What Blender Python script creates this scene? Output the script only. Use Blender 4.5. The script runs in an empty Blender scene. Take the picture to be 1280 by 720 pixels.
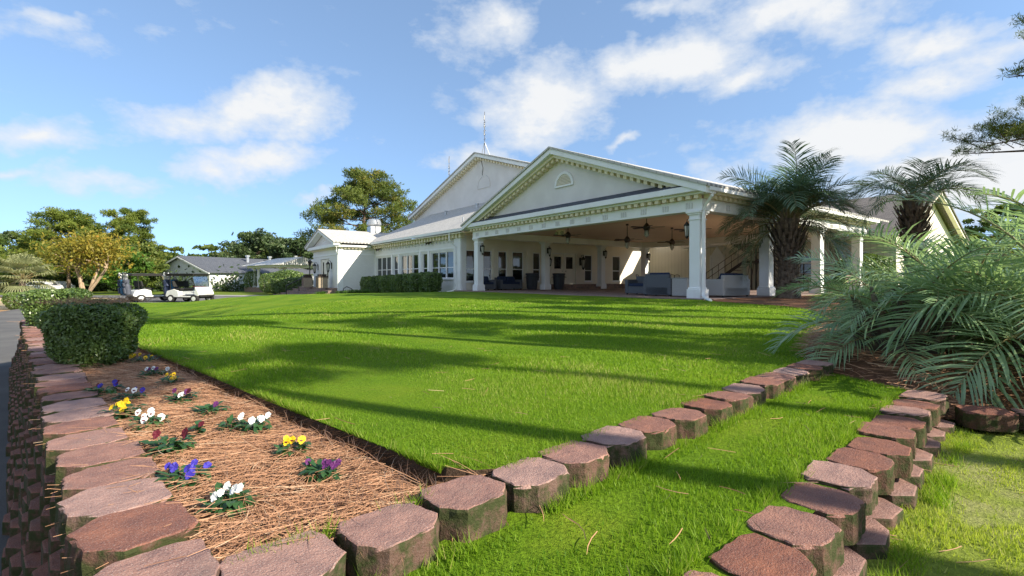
import bpy, math, random
import numpy as np
from mathutils import Vector, Matrix, Euler
from mathutils.geometry import delaunay_2d_cdt
R = math.radians
rng = np.random.default_rng(7)
random.seed(5)
sc = bpy.context.scene
col = sc.collection

# ------------------------------------------------------------------ helpers
F, HZ, H = 610.0, 349.0, 0.7        # lens in pixels of a 1280 wide frame, horizon row, eye height
def ground(px, py, z=0.0):
    """point on the level z seen at pixel px, py"""
    Y = F * (H - z) / (py - HZ)
    return Vector(((px - 640) / F * Y, Y, z))
def at(px, Y, z=0.0):
    return Vector(((px - 640) / F * Y, Y, z))

class MB:
    def __init__(s): s.v = []; s.f = []
    def add(s, vs, fs, mat=None):
        o = len(s.v)
        s.v += [tuple(mat @ Vector(p)) if mat else tuple(p) for p in vs]
        s.f += [tuple(i + o for i in f) for f in fs]
    def box(s, x0, x1, y0, y1, z0, z1, mat=None):
        vs = [(x0,y0,z0),(x1,y0,z0),(x1,y1,z0),(x0,y1,z0),(x0,y0,z1),(x1,y0,z1),(x1,y1,z1),(x0,y1,z1)]
        s.add(vs, [(0,3,2,1),(4,5,6,7),(0,1,5,4),(1,2,6,5),(2,3,7,6),(3,0,4,7)], mat)
    def cbox(s, c, d, mat=None):
        s.box(c[0]-d[0]/2, c[0]+d[0]/2, c[1]-d[1]/2, c[1]+d[1]/2, c[2]-d[2]/2, c[2]+d[2]/2, mat)
    def xz(s, poly, y0, y1, mat=None):          # polygon in the xz plane pushed along y
        n = len(poly)
        vs = [(p[0], y0, p[1]) for p in poly] + [(p[0], y1, p[1]) for p in poly]
        s.add(vs, [tuple(range(n)), tuple(range(2*n-1, n-1, -1))] + [(i, i+n, (i+1) % n + n, (i+1) % n) for i in range(n)], mat)
    def yz(s, poly, x0, x1, mat=None):
        n = len(poly)
        vs = [(x0, p[0], p[1]) for p in poly] + [(x1, p[0], p[1]) for p in poly]
        s.add(vs, [tuple(range(n)), tuple(range(2*n-1, n-1, -1))] + [(i, i+n, (i+1) % n + n, (i+1) % n) for i in range(n)], mat)
    def xy(s, poly, z0, z1, mat=None, top=1.0):
        n = len(poly)
        vs = [(p[0], p[1], z0) for p in poly] + [(p[0]*top, p[1]*top, z1) for p in poly]
        s.add(vs, [tuple(range(n-1, -1, -1)), tuple(range(n, 2*n))] + [(i, (i+1) % n, (i+1) % n + n, i+n) for i in range(n)], mat)
    def tube(s, pts, rad, n=8, mat=None, cap=True):
        pts = [Vector(p) for p in pts]
        if not isinstance(rad, (list, tuple)): rad = [rad]*len(pts)
        vs, fs = [], []
        up = Vector((0.03, 0.02, 1))
        for i, p in enumerate(pts):
            d = (pts[min(i+1, len(pts)-1)] - pts[max(i-1, 0)]).normalized()
            a = d.cross(up)
            if a.length < 0.06: a = d.cross(Vector((1, 0, 0)))
            a.normalize(); b = d.cross(a)
            for k in range(n):
                t = 2*math.pi*k/n
                vs.append(p + (a*math.cos(t) + b*math.sin(t))*rad[i])
        for i in range(len(pts)-1):
            for k in range(n):
                fs.append((i*n+k, i*n+(k+1) % n, (i+1)*n+(k+1) % n, (i+1)*n+k))
        if cap:
            fs.append(tuple(range(n-1, -1, -1))); fs.append(tuple(range((len(pts)-1)*n, len(pts)*n)))
        s.add(vs, fs, mat)
    def lathe(s, prof, n=16, mat=None):          # (radius, z) rings
        vs, fs = [], []
        for r, z in prof:
            for k in range(n):
                t = 2*math.pi*k/n
                vs.append((r*math.cos(t), r*math.sin(t), z))
        for i in range(len(prof)-1):
            for k in range(n):
                fs.append((i*n+k, i*n+(k+1) % n, (i+1)*n+(k+1) % n, (i+1)*n+k))
        fs.append(tuple(range(n-1, -1, -1))); fs.append(tuple(range((len(prof)-1)*n, len(prof)*n)))
        s.add(vs, fs, mat)
    def build(s, name, mat, parent=None, bevel=0.0, smooth=False, seg=1):
        me = bpy.data.meshes.new(name)
        me.from_pydata(s.v, [], s.f); me.update()
        return link(name, me, mat, parent, bevel, smooth, seg)

def link(name, me, mat, parent=None, bevel=0.0, smooth=False, seg=1):
    if mat and not me.materials: me.materials.append(mat)
    if smooth:
        me.polygons.foreach_set('use_smooth', [True]*len(me.polygons))
    o = bpy.data.objects.new(name, me); col.objects.link(o)
    if parent: o.parent = parent
    if bevel:
        b = o.modifiers.new('bevel', 'BEVEL'); b.width = bevel; b.segments = seg; b.limit_method = 'ANGLE'; b.angle_limit = R(35)
    return o

def npmesh(name, V, Fc, tone=None):
    """V (n,3), Fc (m,k) with one k for all faces"""
    V = np.asarray(V, dtype=np.float32); Fc = np.asarray(Fc, dtype=np.int32)
    me = bpy.data.meshes.new(name)
    m, k = Fc.shape
    me.vertices.add(len(V)); me.vertices.foreach_set('co', V.ravel())
    me.loops.add(m*k); me.loops.foreach_set('vertex_index', Fc.ravel())
    me.polygons.add(m); me.polygons.foreach_set('loop_start', np.arange(m, dtype=np.int32)*k)
    if tone is not None:
        a = me.attributes.new('tone', 'FLOAT', 'FACE'); a.data.foreach_set('value', np.asarray(tone, dtype=np.float32))
    me.update(calc_edges=True)
    return me

def tag(o, label=None, cat=None, group=None, kind=None):
    if label: o['label'] = label
    if cat: o['category'] = cat
    if group: o['group'] = group
    if kind: o['kind'] = kind
    return o
def empty(name, loc=(0, 0, 0), rz=0.0, label=None, cat=None, group=None):
    o = bpy.data.objects.new(name, None); col.objects.link(o)
    o.location = loc; o.rotation_euler = (0, 0, rz); o.empty_display_size = 0.2
    return tag(o, label, cat, group)
def copy_tree(o, parent=None):
    c = o.copy(); col.objects.link(c)
    if parent: c.parent = parent
    for ch in list(o.children): copy_tree(ch, c)
    return c
def place(proto, used, loc, rz=0.0, label=None, scale=None, group=None):
    o = proto if not used else copy_tree(proto)
    o.location = loc; o.rotation_euler = (0, 0, rz)
    if scale: o.scale = (scale,)*3
    if label: o['label'] = label
    if group: o['group'] = group
    return o
ORD = 'first second third fourth fifth sixth seventh eighth ninth tenth eleventh twelfth thirteenth fourteenth fifteenth sixteenth seventeenth eighteenth nineteenth twentieth'.split()
ORD += ['twenty-' + w for w in ORD[:9]] + ['thirtieth'] + ['thirty-' + w for w in ORD[:9]] + ['fortieth']

# ------------------------------------------------------------------ materials
class NT:
    def __init__(s, nt): s.nt = nt; s.n = nt.nodes; s.l = nt.links
    def __call__(s, typ, ins=None, **kw):
        nd = s.n.new(typ)
        for k, v in kw.items(): setattr(nd, k, v)
        for k, v in (ins or {}).items():
            if hasattr(v, 'is_output') or isinstance(v, bpy.types.NodeSocket): s.l.new(v, nd.inputs[k])
            else: nd.inputs[k].default_value = v
        return nd
def rgba(c): return (c[0], c[1], c[2], 1.0)
def newmat(name):
    m = bpy.data.materials.new(name); m.use_nodes = True
    m.node_tree.nodes.clear()
    t = NT(m.node_tree)
    out = t('ShaderNodeOutputMaterial')
    return m, t, out
def mixc(t, fac, a, b, mode='MIX'):
    nd = t.n.new('ShaderNodeMix'); nd.data_type = 'RGBA'; nd.blend_type = mode
    for i, v in ((0, fac), (6, a), (7, b)):
        if isinstance(v, bpy.types.NodeSocket): t.l.new(v, nd.inputs[i])
        else: nd.inputs[i].default_value = v if i == 0 else rgba(v)
    return nd.outputs[2]
def ramp(t, fac, stops):
    nd = t.n.new('ShaderNodeValToRGB'); t.l.new(fac, nd.inputs[0])
    e = nd.color_ramp.elements
    while len(e) < len(stops): e.new(0.5)
    for el, (p, c) in zip(e, stops):
        el.position = p; el.color = rgba(c) if hasattr(c, '__len__') else (c, c, c, 1)
    return nd.outputs[0]
def math_(t, op, a, b=0.0, c=None, clamp=False):
    nd = t.n.new('ShaderNodeMath'); nd.operation = op; nd.use_clamp = clamp
    for i, v in enumerate((a, b) if c is None else (a, b, c)):
        if isinstance(v, bpy.types.NodeSocket): t.l.new(v, nd.inputs[i])
        else: nd.inputs[i].default_value = v
    return nd.outputs[0]
def noise(t, vec, scale, detail=4, rough=0.55):
    nd = t('ShaderNodeTexNoise', {'Scale': scale, 'Detail': detail, 'Roughness': rough})
    if vec is not None: t.l.new(vec, nd.inputs['Vector'])
    return nd.outputs['Fac']
def mat(name, a, b=None, scale=6.0, rough=0.7, bump=0.0, bscale=None, metal=0.0, spec=0.4, dirt=None, coord='Object', vary=0.0):
    m, t, out = newmat(name)
    tc = t('ShaderNodeTexCoord').outputs[coord] if coord != 'World' else t('ShaderNodeNewGeometry').outputs['Position']
    c = None
    n1 = noise(t, tc, scale, 6)
    b = b or tuple(x*0.86 for x in a)
    c = mixc(t, ramp(t, n1, [(0.35, 0.0), (0.65, 1.0)]), a, b)
    if dirt:
        n2 = noise(t, tc, scale*0.23+0.4, 8, 0.7)
        c = mixc(t, ramp(t, n2, [(0.52, 0.0), (0.75, 0.8)]), c, dirt)
    if vary:
        ri = t('ShaderNodeObjectInfo').outputs['Random']
        hs = t('ShaderNodeHueSaturation', {'Color': c, 'Value': math_(t, 'MULTIPLY_ADD', ri, vary*2, 1-vary)})
        c = hs.outputs[0]
    p = t('ShaderNodeBsdfPrincipled', {'Base Color': c, 'Roughness': rough, 'Metallic': metal, 'Specular IOR Level': spec})
    if bump:
        bn = noise(t, tc, bscale or scale*5, 5, 0.6)
        bp = t('ShaderNodeBump', {'Height': bn, 'Strength': bump, 'Distance': 0.02})
        t.l.new(bp.outputs[0], p.inputs['Normal'])
    t.l.new(p.outputs[0], out.inputs[0])
    return m
def leafmat(name, dark, light, warm=None, trans=0.35, rough=0.5, spec=0.35, warm_at=0.8):
    """leaf colour differs from leaf to leaf (island) and from clump to clump (tone)"""
    m, t, out = newmat(name)
    g = t('ShaderNodeNewGeometry')
    at_ = t('ShaderNodeAttribute', attribute_name='tone')
    oi = t('ShaderNodeObjectInfo').outputs['Random']
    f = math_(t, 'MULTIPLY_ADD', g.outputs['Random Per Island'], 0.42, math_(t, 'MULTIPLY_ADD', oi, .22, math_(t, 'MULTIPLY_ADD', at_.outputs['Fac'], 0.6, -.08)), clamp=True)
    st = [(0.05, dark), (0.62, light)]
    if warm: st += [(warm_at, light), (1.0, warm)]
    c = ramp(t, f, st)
    p = t('ShaderNodeBsdfPrincipled', {'Base Color': c, 'Roughness': rough, 'Specular IOR Level': spec})
    tr = t('ShaderNodeBsdfTranslucent', {'Color': mixc(t, 0.5, c, (light[0]*1.5, light[1]*1.5, light[2]*0.8))})
    mx = t('ShaderNodeMixShader', {0: trans, 1: p.outputs[0], 2: tr.outputs[0]})
    t.l.new(mx.outputs[0], out.inputs[0])
    return m

M = {}
M['white'] = mat('white_paint', (0.85, 0.86, 0.87), (0.80, 0.81, 0.82), 1.3, 0.55, 0.05, 60, dirt=(0.70, 0.69, 0.66))
M['cream'] = mat('cream_paint', (0.82, 0.77, 0.65), (0.77, 0.71, 0.60), 1.2, 0.6, 0.05, 50)
M['stucco'] = mat('stucco', (0.75, 0.725, 0.72), (0.67, 0.645, 0.64), 0.9, 0.85, 0.35, 45)
M['dentil'] = mat('dentil_paint', (0.80, 0.72, 0.52), (0.74, 0.65, 0.46), 1.2, 0.6)
M['brickwhite'] = None
M['ceiling'] = mat('ceiling_boards', (0.84, 0.65, 0.48), (0.79, 0.60, 0.43), 0.8, 0.7)
M['black'] = mat('black_metal', (0.018, 0.017, 0.016), None, 9, 0.4, spec=0.5)
M['bronze'] = mat('bronze_metal', (0.035, 0.02, 0.013), None, 9, 0.4, spec=0.5)
M['metal'] = mat('galvanised_metal', (0.55, 0.57, 0.6), (0.42, 0.44, 0.46), 3, 0.35, metal=0.6)
M['glass'] = mat('dark_window_glass', (0.012, 0.016, 0.02), None, 2, 0.03, spec=0.9)
M['lampglass'] = mat('frosted_lamp_glass', (0.5, 0.5, 0.46), None, 2, 0.15, spec=0.6)
M['wicker'] = mat('slate_wicker', (0.115, 0.125, 0.145), (0.065, 0.072, 0.085), 60, 0.6, 0.5, 90)
M['wickerpale'] = mat('pale_grey_wicker', (0.42, 0.41, 0.40), (0.30, 0.30, 0.30), 60, 0.6, 0.5, 90)
M['cushion'] = mat('navy_cushion', (0.02, 0.035, 0.085), (0.012, 0.024, 0.06), 5, 0.85)
M['plastic'] = mat('charcoal_plastic', (0.02, 0.024, 0.032), None, 5, 0.45)
M['bark'] = mat('bark', (0.16, 0.11, 0.075), (0.07, 0.05, 0.035), 9, 0.9, 0.8, 25)
M['palebark'] = mat('pale_bark', (0.42, 0.31, 0.21), (0.28, 0.20, 0.13), 9, 0.85, 0.4, 25)
M['boot'] = mat('palm_boots', (0.19, 0.15, 0.115), (0.06, 0.045, 0.035), 7, 0.9, 0.7, 30)
M['stepbrick'] = mat('step_brick', (0.30, 0.20, 0.15), (0.16, 0.12, 0.11), 5, 0.85, 0.3)
M['cartwhite'] = mat('cart_white', (0.8, 0.8, 0.79), None, 3, 0.25, spec=0.5)
M['rubber'] = mat('rubber', (0.02, 0.02, 0.02), None, 9, 0.8)
M['tanseat'] = mat('tan_seat', (0.55, 0.42, 0.28), None, 5, 0.6)
M['binbeige'] = mat('beige_bin', (0.36, 0.29, 0.21), (0.27, 0.22, 0.17), 14, 0.8, 0.3)
M['clear'] = None

def shingle(name, a, b, dirt=None):
    m, t, out = newmat(name)
    tc = t('ShaderNodeTexCoord').outputs['Object']
    br = t('ShaderNodeTexBrick', {'Scale': 1.0, 'Mortar Size': 0.012, 'Brick Width': 0.33, 'Row Height': 0.14, 'Color1': rgba(a), 'Color2': rgba(b), 'Mortar': rgba(tuple(x*0.45 for x in b))})
    t.l.new(tc, br.inputs['Vector'])
    c = mixc(t, math_(t, 'MULTIPLY', noise(t, tc, 1.1, 6), 0.5), br.outputs[0], tuple(x*0.6 for x in a))
    p = t('ShaderNodeBsdfPrincipled', {'Base Color': c, 'Roughness': 0.9, 'Specular IOR Level': 0.2})
    bp = t('ShaderNodeBump', {'Height': br.outputs['Fac'], 'Strength': 0.5, 'Distance': -0.01}); t.l.new(bp.outputs[0], p.inputs['Normal'])
    t.l.new(p.outputs[0], out.inputs[0])
    return m
M['shingle'] = shingle('grey_shingles', (0.62, 0.60, 0.57), (0.50, 0.49, 0.47))
M['shinglepale'] = shingle('pale_shingles', (0.78, 0.77, 0.74), (0.70, 0.69, 0.67))
M['shingledark'] = shingle('blue_grey_shingles', (0.13, 0.14, 0.165), (0.09, 0.10, 0.125))
M['shinglebrown'] = shingle('brown_grey_shingles', (0.24, 0.215, 0.20), (0.17, 0.155, 0.15))

def paintbrick():
    m, t, out = newmat('white_painted_brick')
    tc = t('ShaderNodeTexCoord').outputs['Object']
    sp = t('ShaderNodeSeparateXYZ', {0: tc})
    v = t('ShaderNodeCombineXYZ', {0: math_(t, 'ADD', sp.outputs[0], sp.outputs[1]), 1: sp.outputs[2]})
    br = t('ShaderNodeTexBrick', {'Vector': v.outputs[0], 'Scale': 1.0, 'Mortar Size': 0.006, 'Brick Width': 0.22, 'Row Height': 0.075,
        'Color1': rgba((0.80, 0.80, 0.79)), 'Color2': rgba((0.76, 0.76, 0.75)), 'Mortar': rgba((0.62, 0.62, 0.61))})
    c = mixc(t, ramp(t, noise(t, tc, 0.8, 6), [(0.5, 0.0), (0.8, 0.5)]), br.outputs[0], (0.66, 0.65, 0.62))
    p = t('ShaderNodeBsdfPrincipled', {'Base Color': c, 'Roughness': 0.65, 'Specular IOR Level': 0.3})
    bp = t('ShaderNodeBump', {'Height': br.outputs['Fac'], 'Strength': 0.4, 'Distance': -0.006}); t.l.new(bp.outputs[0], p.inputs['Normal'])
    t.l.new(p.outputs[0], out.inputs[0])
    return m
M['brickwhite'] = paintbrick()

def boards(name, a, w=0.3):
    m, t, out = newmat(name)
    tc = t('ShaderNodeTexCoord').outputs['Object']
    sp = t('ShaderNodeSeparateXYZ', {0: tc})
    fr = math_(t, 'FRACT', math_(t, 'MULTIPLY', math_(t, 'ADD', sp.outputs[0], sp.outputs[1]), 1.0/w))
    gap = math_(t, 'LESS_THAN', fr, 0.09)
    c = mixc(t, gap, a, tuple(x*0.7 for x in a))
    c = mixc(t, math_(t, 'MULTIPLY', noise(t, tc, 1.4, 6), 0.4), c, tuple(x*0.8 for x in a))
    p = t('ShaderNodeBsdfPrincipled', {'Base Color': c, 'Roughness': 0.7})
    bp = t('ShaderNodeBump', {'Height': gap, 'Strength': 0.6, 'Distance': -0.02}); t.l.new(bp.outputs[0], p.inputs['Normal'])
    t.l.new(p.outputs[0], out.inputs[0])
    return m
M['boards'] = boards('cream_boards', (0.72, 0.68, 0.58))

def blockmat():
    m, t, out = newmat('weathered_red_block')
    tc = t('ShaderNodeTexCoord').outputs['Object']
    oi = t('ShaderNodeObjectInfo').outputs['Random']
    off = t('ShaderNodeVectorMath', {0: tc, 1: t('ShaderNodeCombineXYZ', {0: math_(t, 'MULTIPLY', oi, 40), 1: math_(t, 'MULTIPLY', oi, 17), 2: 0.0}).outputs[0]}, operation='ADD').outputs[0]
    c = mixc(t, ramp(t, noise(t, off, 11, 7), [(0.3, 0.0), (0.7, 1.0)]), (0.38, 0.175, 0.125), (0.215, 0.105, 0.090))
    sp = noise(t, off, 260, 2, 0.7)
    c = mixc(t, ramp(t, sp, [(0.57, 0.0), (0.68, 0.85)]), c, (0.46, 0.36, 0.32))
    c = mixc(t, ramp(t, sp, [(0.30, 0.7), (0.40, 0.0)]), c, (0.07, 0.045, 0.045))
    c = mixc(t, ramp(t, noise(t, off, 5, 5), [(0.55, 0.0), (0.78, 0.4)]), c, (0.24, 0.20, 0.175))
    hs = t('ShaderNodeHueSaturation', {'Color': c, 'Value': math_(t, 'MULTIPLY_ADD', oi, 0.5, 0.68), 'Saturation': math_(t, 'MULTIPLY_ADD', oi, -0.45, 1.15)})
    c = hs.outputs[0]
    # faces that look sideways turn darker brown, with moss in patches
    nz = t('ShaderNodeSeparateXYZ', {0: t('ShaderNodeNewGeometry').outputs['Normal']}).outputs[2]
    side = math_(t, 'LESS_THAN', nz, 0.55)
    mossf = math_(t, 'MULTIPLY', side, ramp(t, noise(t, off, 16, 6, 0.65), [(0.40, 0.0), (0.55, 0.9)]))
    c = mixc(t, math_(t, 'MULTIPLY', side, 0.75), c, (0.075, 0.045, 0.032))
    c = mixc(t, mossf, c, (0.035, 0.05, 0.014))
    p = t('ShaderNodeBsdfPrincipled', {'Base Color': c, 'Roughness': 0.9, 'Specular IOR Level': 0.25})
    hgt = math_(t, 'ADD', noise(t, off, 150, 4, 0.7), math_(t, 'MULTIPLY', noise(t, off, 24, 5, 0.65), 1.6))
    bp = t('ShaderNodeBump', {'Height': hgt, 'Strength': 0.65, 'Distance': 0.012}); t.l.new(bp.outputs[0], p.inputs['Normal'])
    t.l.new(p.outputs[0], out.inputs[0])
    return m
M['block'] = blockmat()

def groundmat(name, stops, scale=1.2, fine=60, bump=0.6, rough=0.95, patch=None):
    m, t, out = newmat(name)
    tc = t('ShaderNodeNewGeometry').outputs['Position']
    c = ramp(t, noise(t, tc, scale, 8, 0.6), stops)
    n2 = noise(t, tc, fine, 5, 0.7)
    c = mixc(t, 0.55, c, ramp(t, n2, [(0.25, 0.25), (0.75, 1.5)]), 'MULTIPLY')
    if patch:
        c = mixc(t, ramp(t, noise(t, tc, scale*0.37+0.11, 5), [(0.55, 0.0), (0.7, 0.7)]), c, patch)
    p = t('ShaderNodeBsdfPrincipled', {'Base Color': c, 'Roughness': rough, 'Specular IOR Level': 0.1})
    bp = t('ShaderNodeBump', {'Height': n2, 'Strength': bump, 'Distance': 0.03}); t.l.new(bp.outputs[0], p.inputs['Normal'])
    t.l.new(p.outputs[0], out.inputs[0])
    return m
M['lawn'] = groundmat('lawn_turf', [(0.3, (0.085, 0.18, 0.010)), (0.5, (0.135, 0.235, 0.012)), (0.72, (0.23, 0.29, 0.024))], 0.9, 55, 0.9, patch=(0.15, 0.25, 0.02))
M['field'] = groundmat('far_grass', [(0.3, (0.10, 0.16, 0.02)), (0.7, (0.17, 0.21, 0.035))], 0.15, 6, 0.3)
M['drygrass'] = groundmat('dormant_grass', [(0.3, (0.44, 0.34, 0.20)), (0.7, (0.55, 0.44, 0.27))], 0.5, 12, 0.3)
M['soil'] = groundmat('bed_soil', [(0.3, (0.07, 0.045, 0.03)), (0.7, (0.15, 0.10, 0.07))], 6, 90, 0.9)
M['mulch'] = groundmat('pine_mulch', [(0.3, (0.13, 0.065, 0.04)), (0.7, (0.28, 0.15, 0.09))], 4, 50, 1.0)
M['strawbank'] = groundmat('straw_bank', [(0.3, (0.33, 0.17, 0.08)), (0.7, (0.45, 0.26, 0.13))], 2, 30, 0.8)
M['asphalt'] = groundmat('worn_asphalt', [(0.3, (0.115, 0.115, 0.12)), (0.7, (0.21, 0.205, 0.20))], 0.7, 120, 0.9, patch=(0.13, 0.13, 0.13))
M['concrete'] = groundmat('path_concrete', [(0.3, (0.30, 0.29, 0.28)), (0.7, (0.38, 0.37, 0.35))], 0.7, 40, 0.3)
def pavers():
    m, t, out = newmat('brick_pavers')
    tc = t('ShaderNodeTexCoord').outputs['Object']
    br = t('ShaderNodeTexBrick', {'Vector': tc, 'Scale': 1.0, 'Mortar Size': 0.008, 'Brick Width': 0.21, 'Row Height': 0.105, 'Color1': rgba((0.36, 0.25, 0.22)), 'Color2': rgba((0.28, 0.20, 0.18)), 'Mortar': rgba((0.14, 0.11, 0.10))})
    c = mixc(t, math_(t, 'MULTIPLY', noise(t, tc, 2, 6), 0.6), br.outputs[0], (0.13, 0.10, 0.10))
    p = t('ShaderNodeBsdfPrincipled', {'Base Color': c, 'Roughness': 0.8})
    t.l.new(p.outputs[0], out.inputs[0])
    return m
M['pavers'] = pavers()

M['blade'] = leafmat('grass_blades', (0.055, 0.155, 0.012), (0.205, 0.335, 0.022), (0.46, 0.43, 0.14), 0.5, 0.55, 0.25, 0.80)
M['bladedry'] = leafmat('drier_grass_blades', (0.12, 0.20, 0.02), (0.34, 0.42, 0.05), (0.60, 0.54, 0.24), 0.5, 0.55, 0.25, 0.78)
M['drylawn'] = groundmat('thin_turf', [(0.3, (0.16, 0.22, 0.03)), (0.5, (0.24, 0.30, 0.05)), (0.72, (0.42, 0.38, 0.20))], 1.6, 55, 0.9)
M['straw'] = leafmat('pine_straw', (0.17, 0.08, 0.045), (0.46, 0.25, 0.145), (0.58, 0.42, 0.28), 0.1, 0.6, 0.3)
M['boxleaf'] = leafmat('boxwood_leaves', (0.028, 0.065, 0.018), (0.15, 0.225, 0.055), (0.36, 0.30, 0.11), 0.25, 0.33, 0.6, 0.9)
M['pine'] = leafmat('pine_needles', (0.035, 0.068, 0.018), (0.14, 0.18, 0.034), (0.26, 0.215, 0.045), 0.35, 0.6)
M['pinegreen'] = leafmat('green_pine_needles', (0.040, 0.085, 0.020), (0.19, 0.24, 0.040), (0.30, 0.29, 0.06), 0.4, 0.6)
M['oak'] = leafmat('dark_tree_leaves', (0.025, 0.052, 0.022), (0.075, 0.115, 0.040), (0.11, 0.11, 0.04), 0.25, 0.5)
M['autumn'] = leafmat('turning_leaves', (0.11, 0.13, 0.02), (0.28, 0.23, 0.03), (0.42, 0.20, 0.04), 0.4, 0.55)
M['bright'] = leafmat('bright_leaves', (0.04, 0.10, 0.015), (0.10, 0.20, 0.03), (0.17, 0.23, 0.04), 0.4, 0.5)
M['palm'] = leafmat('blue_green_fronds', (0.065, 0.145, 0.07), (0.31, 0.44, 0.23), (0.56, 0.58, 0.20), 0.35, 0.28, 0.7, 0.86)
M['palmdark'] = leafmat('dark_green_fronds', (0.035, 0.080, 0.050), (0.14, 0.22, 0.135), (0.26, 0.29, 0.11), 0.25, 0.35, 0.5, 0.9)
M['sabal'] = leafmat('pale_fan_fronds', (0.13, 0.16, 0.06), (0.28, 0.30, 0.15), (0.36, 0.36, 0.2), 0.3, 0.5)
M['rachis'] = mat('frond_stalk', (0.20, 0.22, 0.10), (0.22, 0.14, 0.06), 5, 0.5)
M['pansyleaf'] = leafmat('pansy_leaves', (0.028, 0.085, 0.028), (0.075, 0.17, 0.05), (0.15, 0.22, 0.05), 0.35, 0.4, 0.5)
M['twig'] = mat('dry_twig', (0.34, 0.20, 0.11), (0.24, 0.14, 0.08), 20, 0.8)
def petal(name, c): return mat(name, c, tuple(x*0.75 for x in c), 40, 0.6)
M['pyellow'] = petal('yellow_petals', (0.85, 0.55, 0.01))
M['pwhite'] = petal('white_petals', (0.86, 0.87, 0.86))
M['pblue'] = petal('blue_petals', (0.045, 0.03, 0.36))
M['ppurple'] = petal('purple_petals', (0.12, 0.02, 0.13))
M['pred'] = petal('dark_red_petals', (0.12, 0.008, 0.02))
def clearglass():
    m, t, out = newmat('clear_plastic')
    tr = t('ShaderNodeBsdfTransparent', {'Color': (0.9, 0.93, 0.95, 1)})
    gl = t('ShaderNodeBsdfGlossy', {'Color': (0.9, 0.93, 0.97, 1), 'Roughness': 0.08})
    mx = t('ShaderNodeMixShader', {0: 0.28, 1: tr.outputs[0], 2: gl.outputs[0]})
    t.l.new(mx.outputs[0], out.inputs[0])
    return m
M['clear'] = clearglass()

# ------------------------------------------------------------------ terrain
U = Vector((-0.598, 0.8016)); Vv = Vector((0.8016, 0.598)); P0 = Vector((6.5, 17.1))
BROT = math.atan2(-0.8016, 0.598)
def loc2w(x, y, z=0.0):                    # clubhouse frame (x along the facade, y into the building) to the world
    p = P0 - U*x + Vv*y
    return Vector((p.x, p.y, z))
def sstep(a, b, x):
    t = min(1, max(0, (x-a)/(b-a))); return t*t*(3-2*t)
ROAD_IN = [(-8.3, 8.25), (-11.2, 11.4), (-16.4, 19), (-21.5, 27.4), (-24.9, 31.8), (-19.8, 32.3), (-19.5, 37), (-19.3, 40), (-18.2, 41.2)]
def segdist(p, a, b):
    p, a, b = Vector(p), Vector(a), Vector(b)
    d = b-a; t = max(0, min(1, (p-a).dot(d)/d.dot(d)))
    return (p-(a+d*t)).length
def lawn_z(x, y):
    t = (Vector((x, y)) - P0).dot(U)
    z = -0.95*sstep(12.5, 38, t) if t > 12.5 else 0.0
    if y > 8.3:
        d = min(segdist((x, y), ROAD_IN[i], ROAD_IN[i+1]) for i in range(len(ROAD_IN)-1))
        w = sstep(0, 9, d); k = sstep(8.3, 11, y)
        z = z*(1-k) + k*(min(z, -0.82+0.82*w) if z > -0.82 else z)
    z += 0.012*math.sin(x*1.7+y*0.9)*math.sin(y*1.3-x*0.6)
    return z
def patch(name, poly, zf, mat_, step, kind='structure', adaptive=None):
    xs = [p[0] for p in poly]; ys = [p[1] for p in poly]
    pts = []
    n = len(poly)
    for i in range(n):                      # boundary, subdivided
        a, b = Vector(poly[i]), Vector(poly[(i+1) % n])
        k = max(1, min(60, int((b-a).length/step)))
        for j in range(k): pts.append(a + (b-a)*j/k)
    nb = len(pts)
    edges = [(i, (i+1) % nb) for i in range(nb)]
    def inside(px, py):
        c = False; j = n-1
        for i in range(n):
            xi, yi = poly[i]; xj, yj = poly[j]
            if (yi > py) != (yj > py) and px < (xj-xi)*(py-yi)/(yj-yi)+xi: c = not c
            j = i
        return c
    gx = np.arange(min(xs)+step/2, max(xs), step); gy = np.arange(min(ys)+step/2, max(ys), step)
    for x in gx:
        for y in gy:
            if adaptive and not adaptive(x, y): continue
            q = (x + random.uniform(-.2, .2)*step, y + random.uniform(-.2, .2)*step)
            if inside(*q) and min((pts[i]-Vector(q)).length_squared for i in range(nb)) > (step*0.45)**2:
                pts.append(Vector(q))
    vo, eo, fo, *_ = delaunay_2d_cdt(pts, edges, [], 1, 1e-5)
    me = bpy.data.meshes.new(name)
    fs = [tuple(f) if (vo[f[1]]-vo[f[0]]).cross(vo[f[2]]-vo[f[0]]) > 0 else tuple(reversed(f)) for f in fo]
    me.from_pydata([(v.x, v.y, zf(v.x, v.y)) for v in vo], [], fs); me.update()
    o = link(name, me, mat_, None, 0, True)
    o['kind'] = kind
    return o, inside

# outlines of the walls (centre lines of the top blocks)
WL0, WL1 = Vector((-0.80, 1.15)), Vector((-7.95, 8.12))        # roadside wall
W10, W11 = Vector((-0.60, 1.10)), Vector((2.40, 3.93))         # wall along the lawn
W20, W21 = Vector((0.47, 1.14)), Vector((2.64, 3.14))          # lower wall
W22 = Vector((4.6, 2.62))
TERR, LOWER, ROADZ = -0.070, -0.25, -0.85

far_poly = [(-900, -300), (900, -300), (900, 1500), (-900, 1500)]
me = bpy.data.meshes.new('ground')
vs, fs = [], []
gx = [-900, -300, -120, -60, -40, -20, 0, 20, 60, 120, 300, 900]; gy = [-300, -60, -20, 0, 20, 40, 60, 90, 150, 300, 700, 1500]
for y in gy:
    for x in gx: vs.append((x, y, -1.0))
nx = len(gx)
for j in range(len(gy)-1):
    for i in range(nx-1): fs.append((j*nx+i, j*nx+i+1, (j+1)*nx+i+1, (j+1)*nx+i))
me.from_pydata(vs, [], fs); me.update()
g = link('ground', me, M['field']); g['kind'] = 'structure'

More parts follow.
